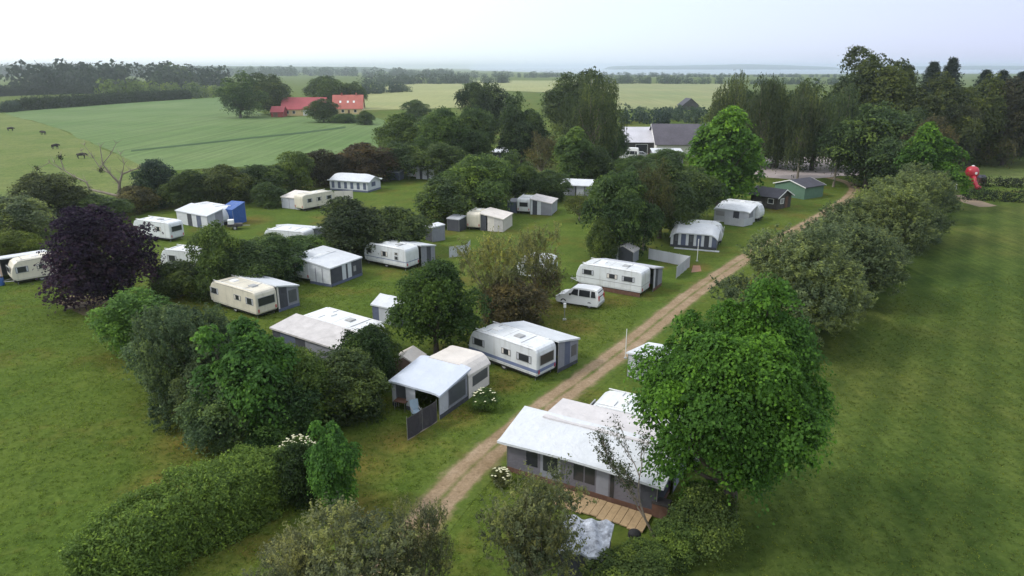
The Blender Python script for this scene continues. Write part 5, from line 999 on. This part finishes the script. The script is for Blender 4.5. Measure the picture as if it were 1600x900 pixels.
limb([(190, 322, 0), (189, 305, 0), (192, 288, .1)], .42, .32); limb([(192, 288, .1), (197, 276, .3), (208, 272, .6), (221, 268, .8)], .26, .1, True); limb([(192, 288, .1), (183, 275, -.2), (176, 262, -.4), (177, 240, -.5)], .28, .06); limb([(183, 275, -.2), (168, 268, .3), (160, 255, .5), (150, 238, .6)], .15, .04); limb([(176, 262, -.4), (186, 250, .2), (196, 236, .3)], .12, .03); limb([(189, 305, 0), (165, 300, .3), (147, 297, .6), (143, 287, .7), (128, 281, .9), (113, 272, 1.1), (110, 255, 1.2)], .3, .1, True); limb([(128, 281, .9), (122, 288, 1), (100, 262, 1.3)], .1, .04); limb([(113, 272, 1.1), (95, 262, 1.0), (76, 270, .8)], .1, .05, True); limb([(176, 262, -.4), (172, 268, -.6), (174, 270, -.9)], .1, .05, True); limb([(160, 255, .5), (152, 252, .4), (146, 246, .2)], .06, .02); limb([(197, 276, .3), (203, 262, .2), (200, 250, .1)], .1, .03)
mb.build('trunk', 'pale_bark', t); P2 = np.vstack([np.array(list(q)) + rng.normal(0, .26, (90, 3)) for q in tufts]); me = leaf_mesh('tufts', P2, np.tile([0, 0, 1.0], (len(P2), 1)), .14, rng, .4 + rng.normal(0, .1, len(P2))); c = bpy.data.objects.new('foliage', me); COL.objects.link(c); c.parent = t; c.color = (.025, .03, .02, 1)
# blossoming bushes
def blossom(label, px, by, ty, wpx, col, n, size, seed, top=.1):
    t = plant(label, 'bush', px, by, ty, wpx, col, 'flowering_bush', cat='bush'); fo = t.children[0]; r = np.random.default_rng(seed); sx, sy, sz = fo.scale
    d = unit(r.normal(0, 1, (n * 6, 3))); d = d[(d[:, 2] > top)][:n]; c0 = d * np.array([sx * .47, sy * .47, sz * .47]) * r.uniform(.95, 1.05, (len(d), 1)) + np.array([0, 0, sz * .53]); mb = MB()
    for q in c0:
        q = Vector(q)
        for a in range(5):
            an = a * 1.2566; u = Vector((math.cos(an), math.sin(an), .25)) * size; v = Vector((-math.sin(an), math.cos(an), 0)) * size * .45; mb.add([q, q + u * .6 - v, q + u, q + u * .6 + v], [(0, 1, 2, 3)])
    mb.build('blossom', 'flower_petal', t)
blossom('white flowering bush at the corner of the cream tent room', 757, 640, 608, 38, MID, 30, .08, 1); blossom('cream blossoming shrub at the end of the rounded hedge', 470, 752, 684, 62, (0.090, 0.150, 0.036), 150, .06, 2, .2); blossom('white flowering bush in the shade of the bushy row', 543, 636, 610, 34, DARK, 22, .08, 3); blossom('cream flowering bush at the canopy corner by the track', 782, 756, 733, 30, (0.128, 0.150, 0.060), 40, .075, 4)

# grass tufts breaking up the near lawns
def tufts(label, poly_px, n, col, seed, avoid=True):
    rng = np.random.default_rng(seed); q = [G(*p) for p in poly_px]; X = np.array([p.x for p in q]); Y = np.array([p.y for p in q])
    pts = rng.uniform((X.min(), Y.min()), (X.max(), Y.max()), (n * 4, 2)); ins = np.zeros(len(pts), bool); j = len(X) - 1
    for i in range(len(X)):
        c_ = ((Y[i] > pts[:, 1]) != (Y[j] > pts[:, 1])) & (pts[:, 0] < (X[j] - X[i]) * (pts[:, 1] - Y[i]) / (Y[j] - Y[i] + 1e-9) + X[i]); ins ^= c_; j = i
    pts = pts[ins]; tr_ = np.array([[p.x, p.y] for p in fine]); d = np.min(np.linalg.norm(pts[:, None, :] - tr_[None], axis=2), axis=1); pts = pts[d > 1.5][:n]
    m_ = 5; P = np.repeat(np.column_stack([pts, np.full(len(pts), .05)]), m_, 0) + rng.normal(0, (.09, .09, .015), (len(pts) * m_, 3)); P[:, 2] = np.maximum(P[:, 2], .03)
    me = leaf_mesh('grass', P, np.tile([0, 0, 1.0], (len(P), 1)), .06, rng, np.repeat(rng.normal(.5, .2, len(pts)), m_) + rng.normal(0, .1, len(P)), .3, None, .9)
    o = bpy.data.objects.new('grass', me); COL.objects.link(o); o.color = (*col, 1); o['kind'] = 'stuff'; tag(o, label, 'grass')
tufts('short uneven grass of the near left lawn and pitches', [(-40, 980), (-40, 440), (700, 440), (1010, 470), (700, 1000)], 24000, (.125, .185, .030), 5)
tufts('short uneven grass of the mown field', [(1080, 980), (1120, 800), (1330, 480), (1640, 420), (1640, 980)], 7000, (.11, .15, .032), 6)

# ------------------------------------------------------------------ haze
m = bpy.data.materials.new('haze'); m.use_nodes = True; nt = m.node_tree; nt.nodes.clear()
pv = N(nt, 'ShaderNodeVolumePrincipled'); pv.inputs['Color'].default_value = (.84, .92, 1.0, 1); pv.inputs['Density'].default_value = .00019; pv.inputs['Anisotropy'].default_value = .6
oo = N(nt, 'ShaderNodeOutputMaterial'); nt.links.new(pv.outputs[0], oo.inputs['Volume']); MATS['haze'] = m
o = MB().box(-14500, 14500, -320, 14500, -1.5, 62).build('haze', 'haze'); o['kind'] = 'stuff'; tag(o, 'thin bluish summer haze over the land', 'haze')
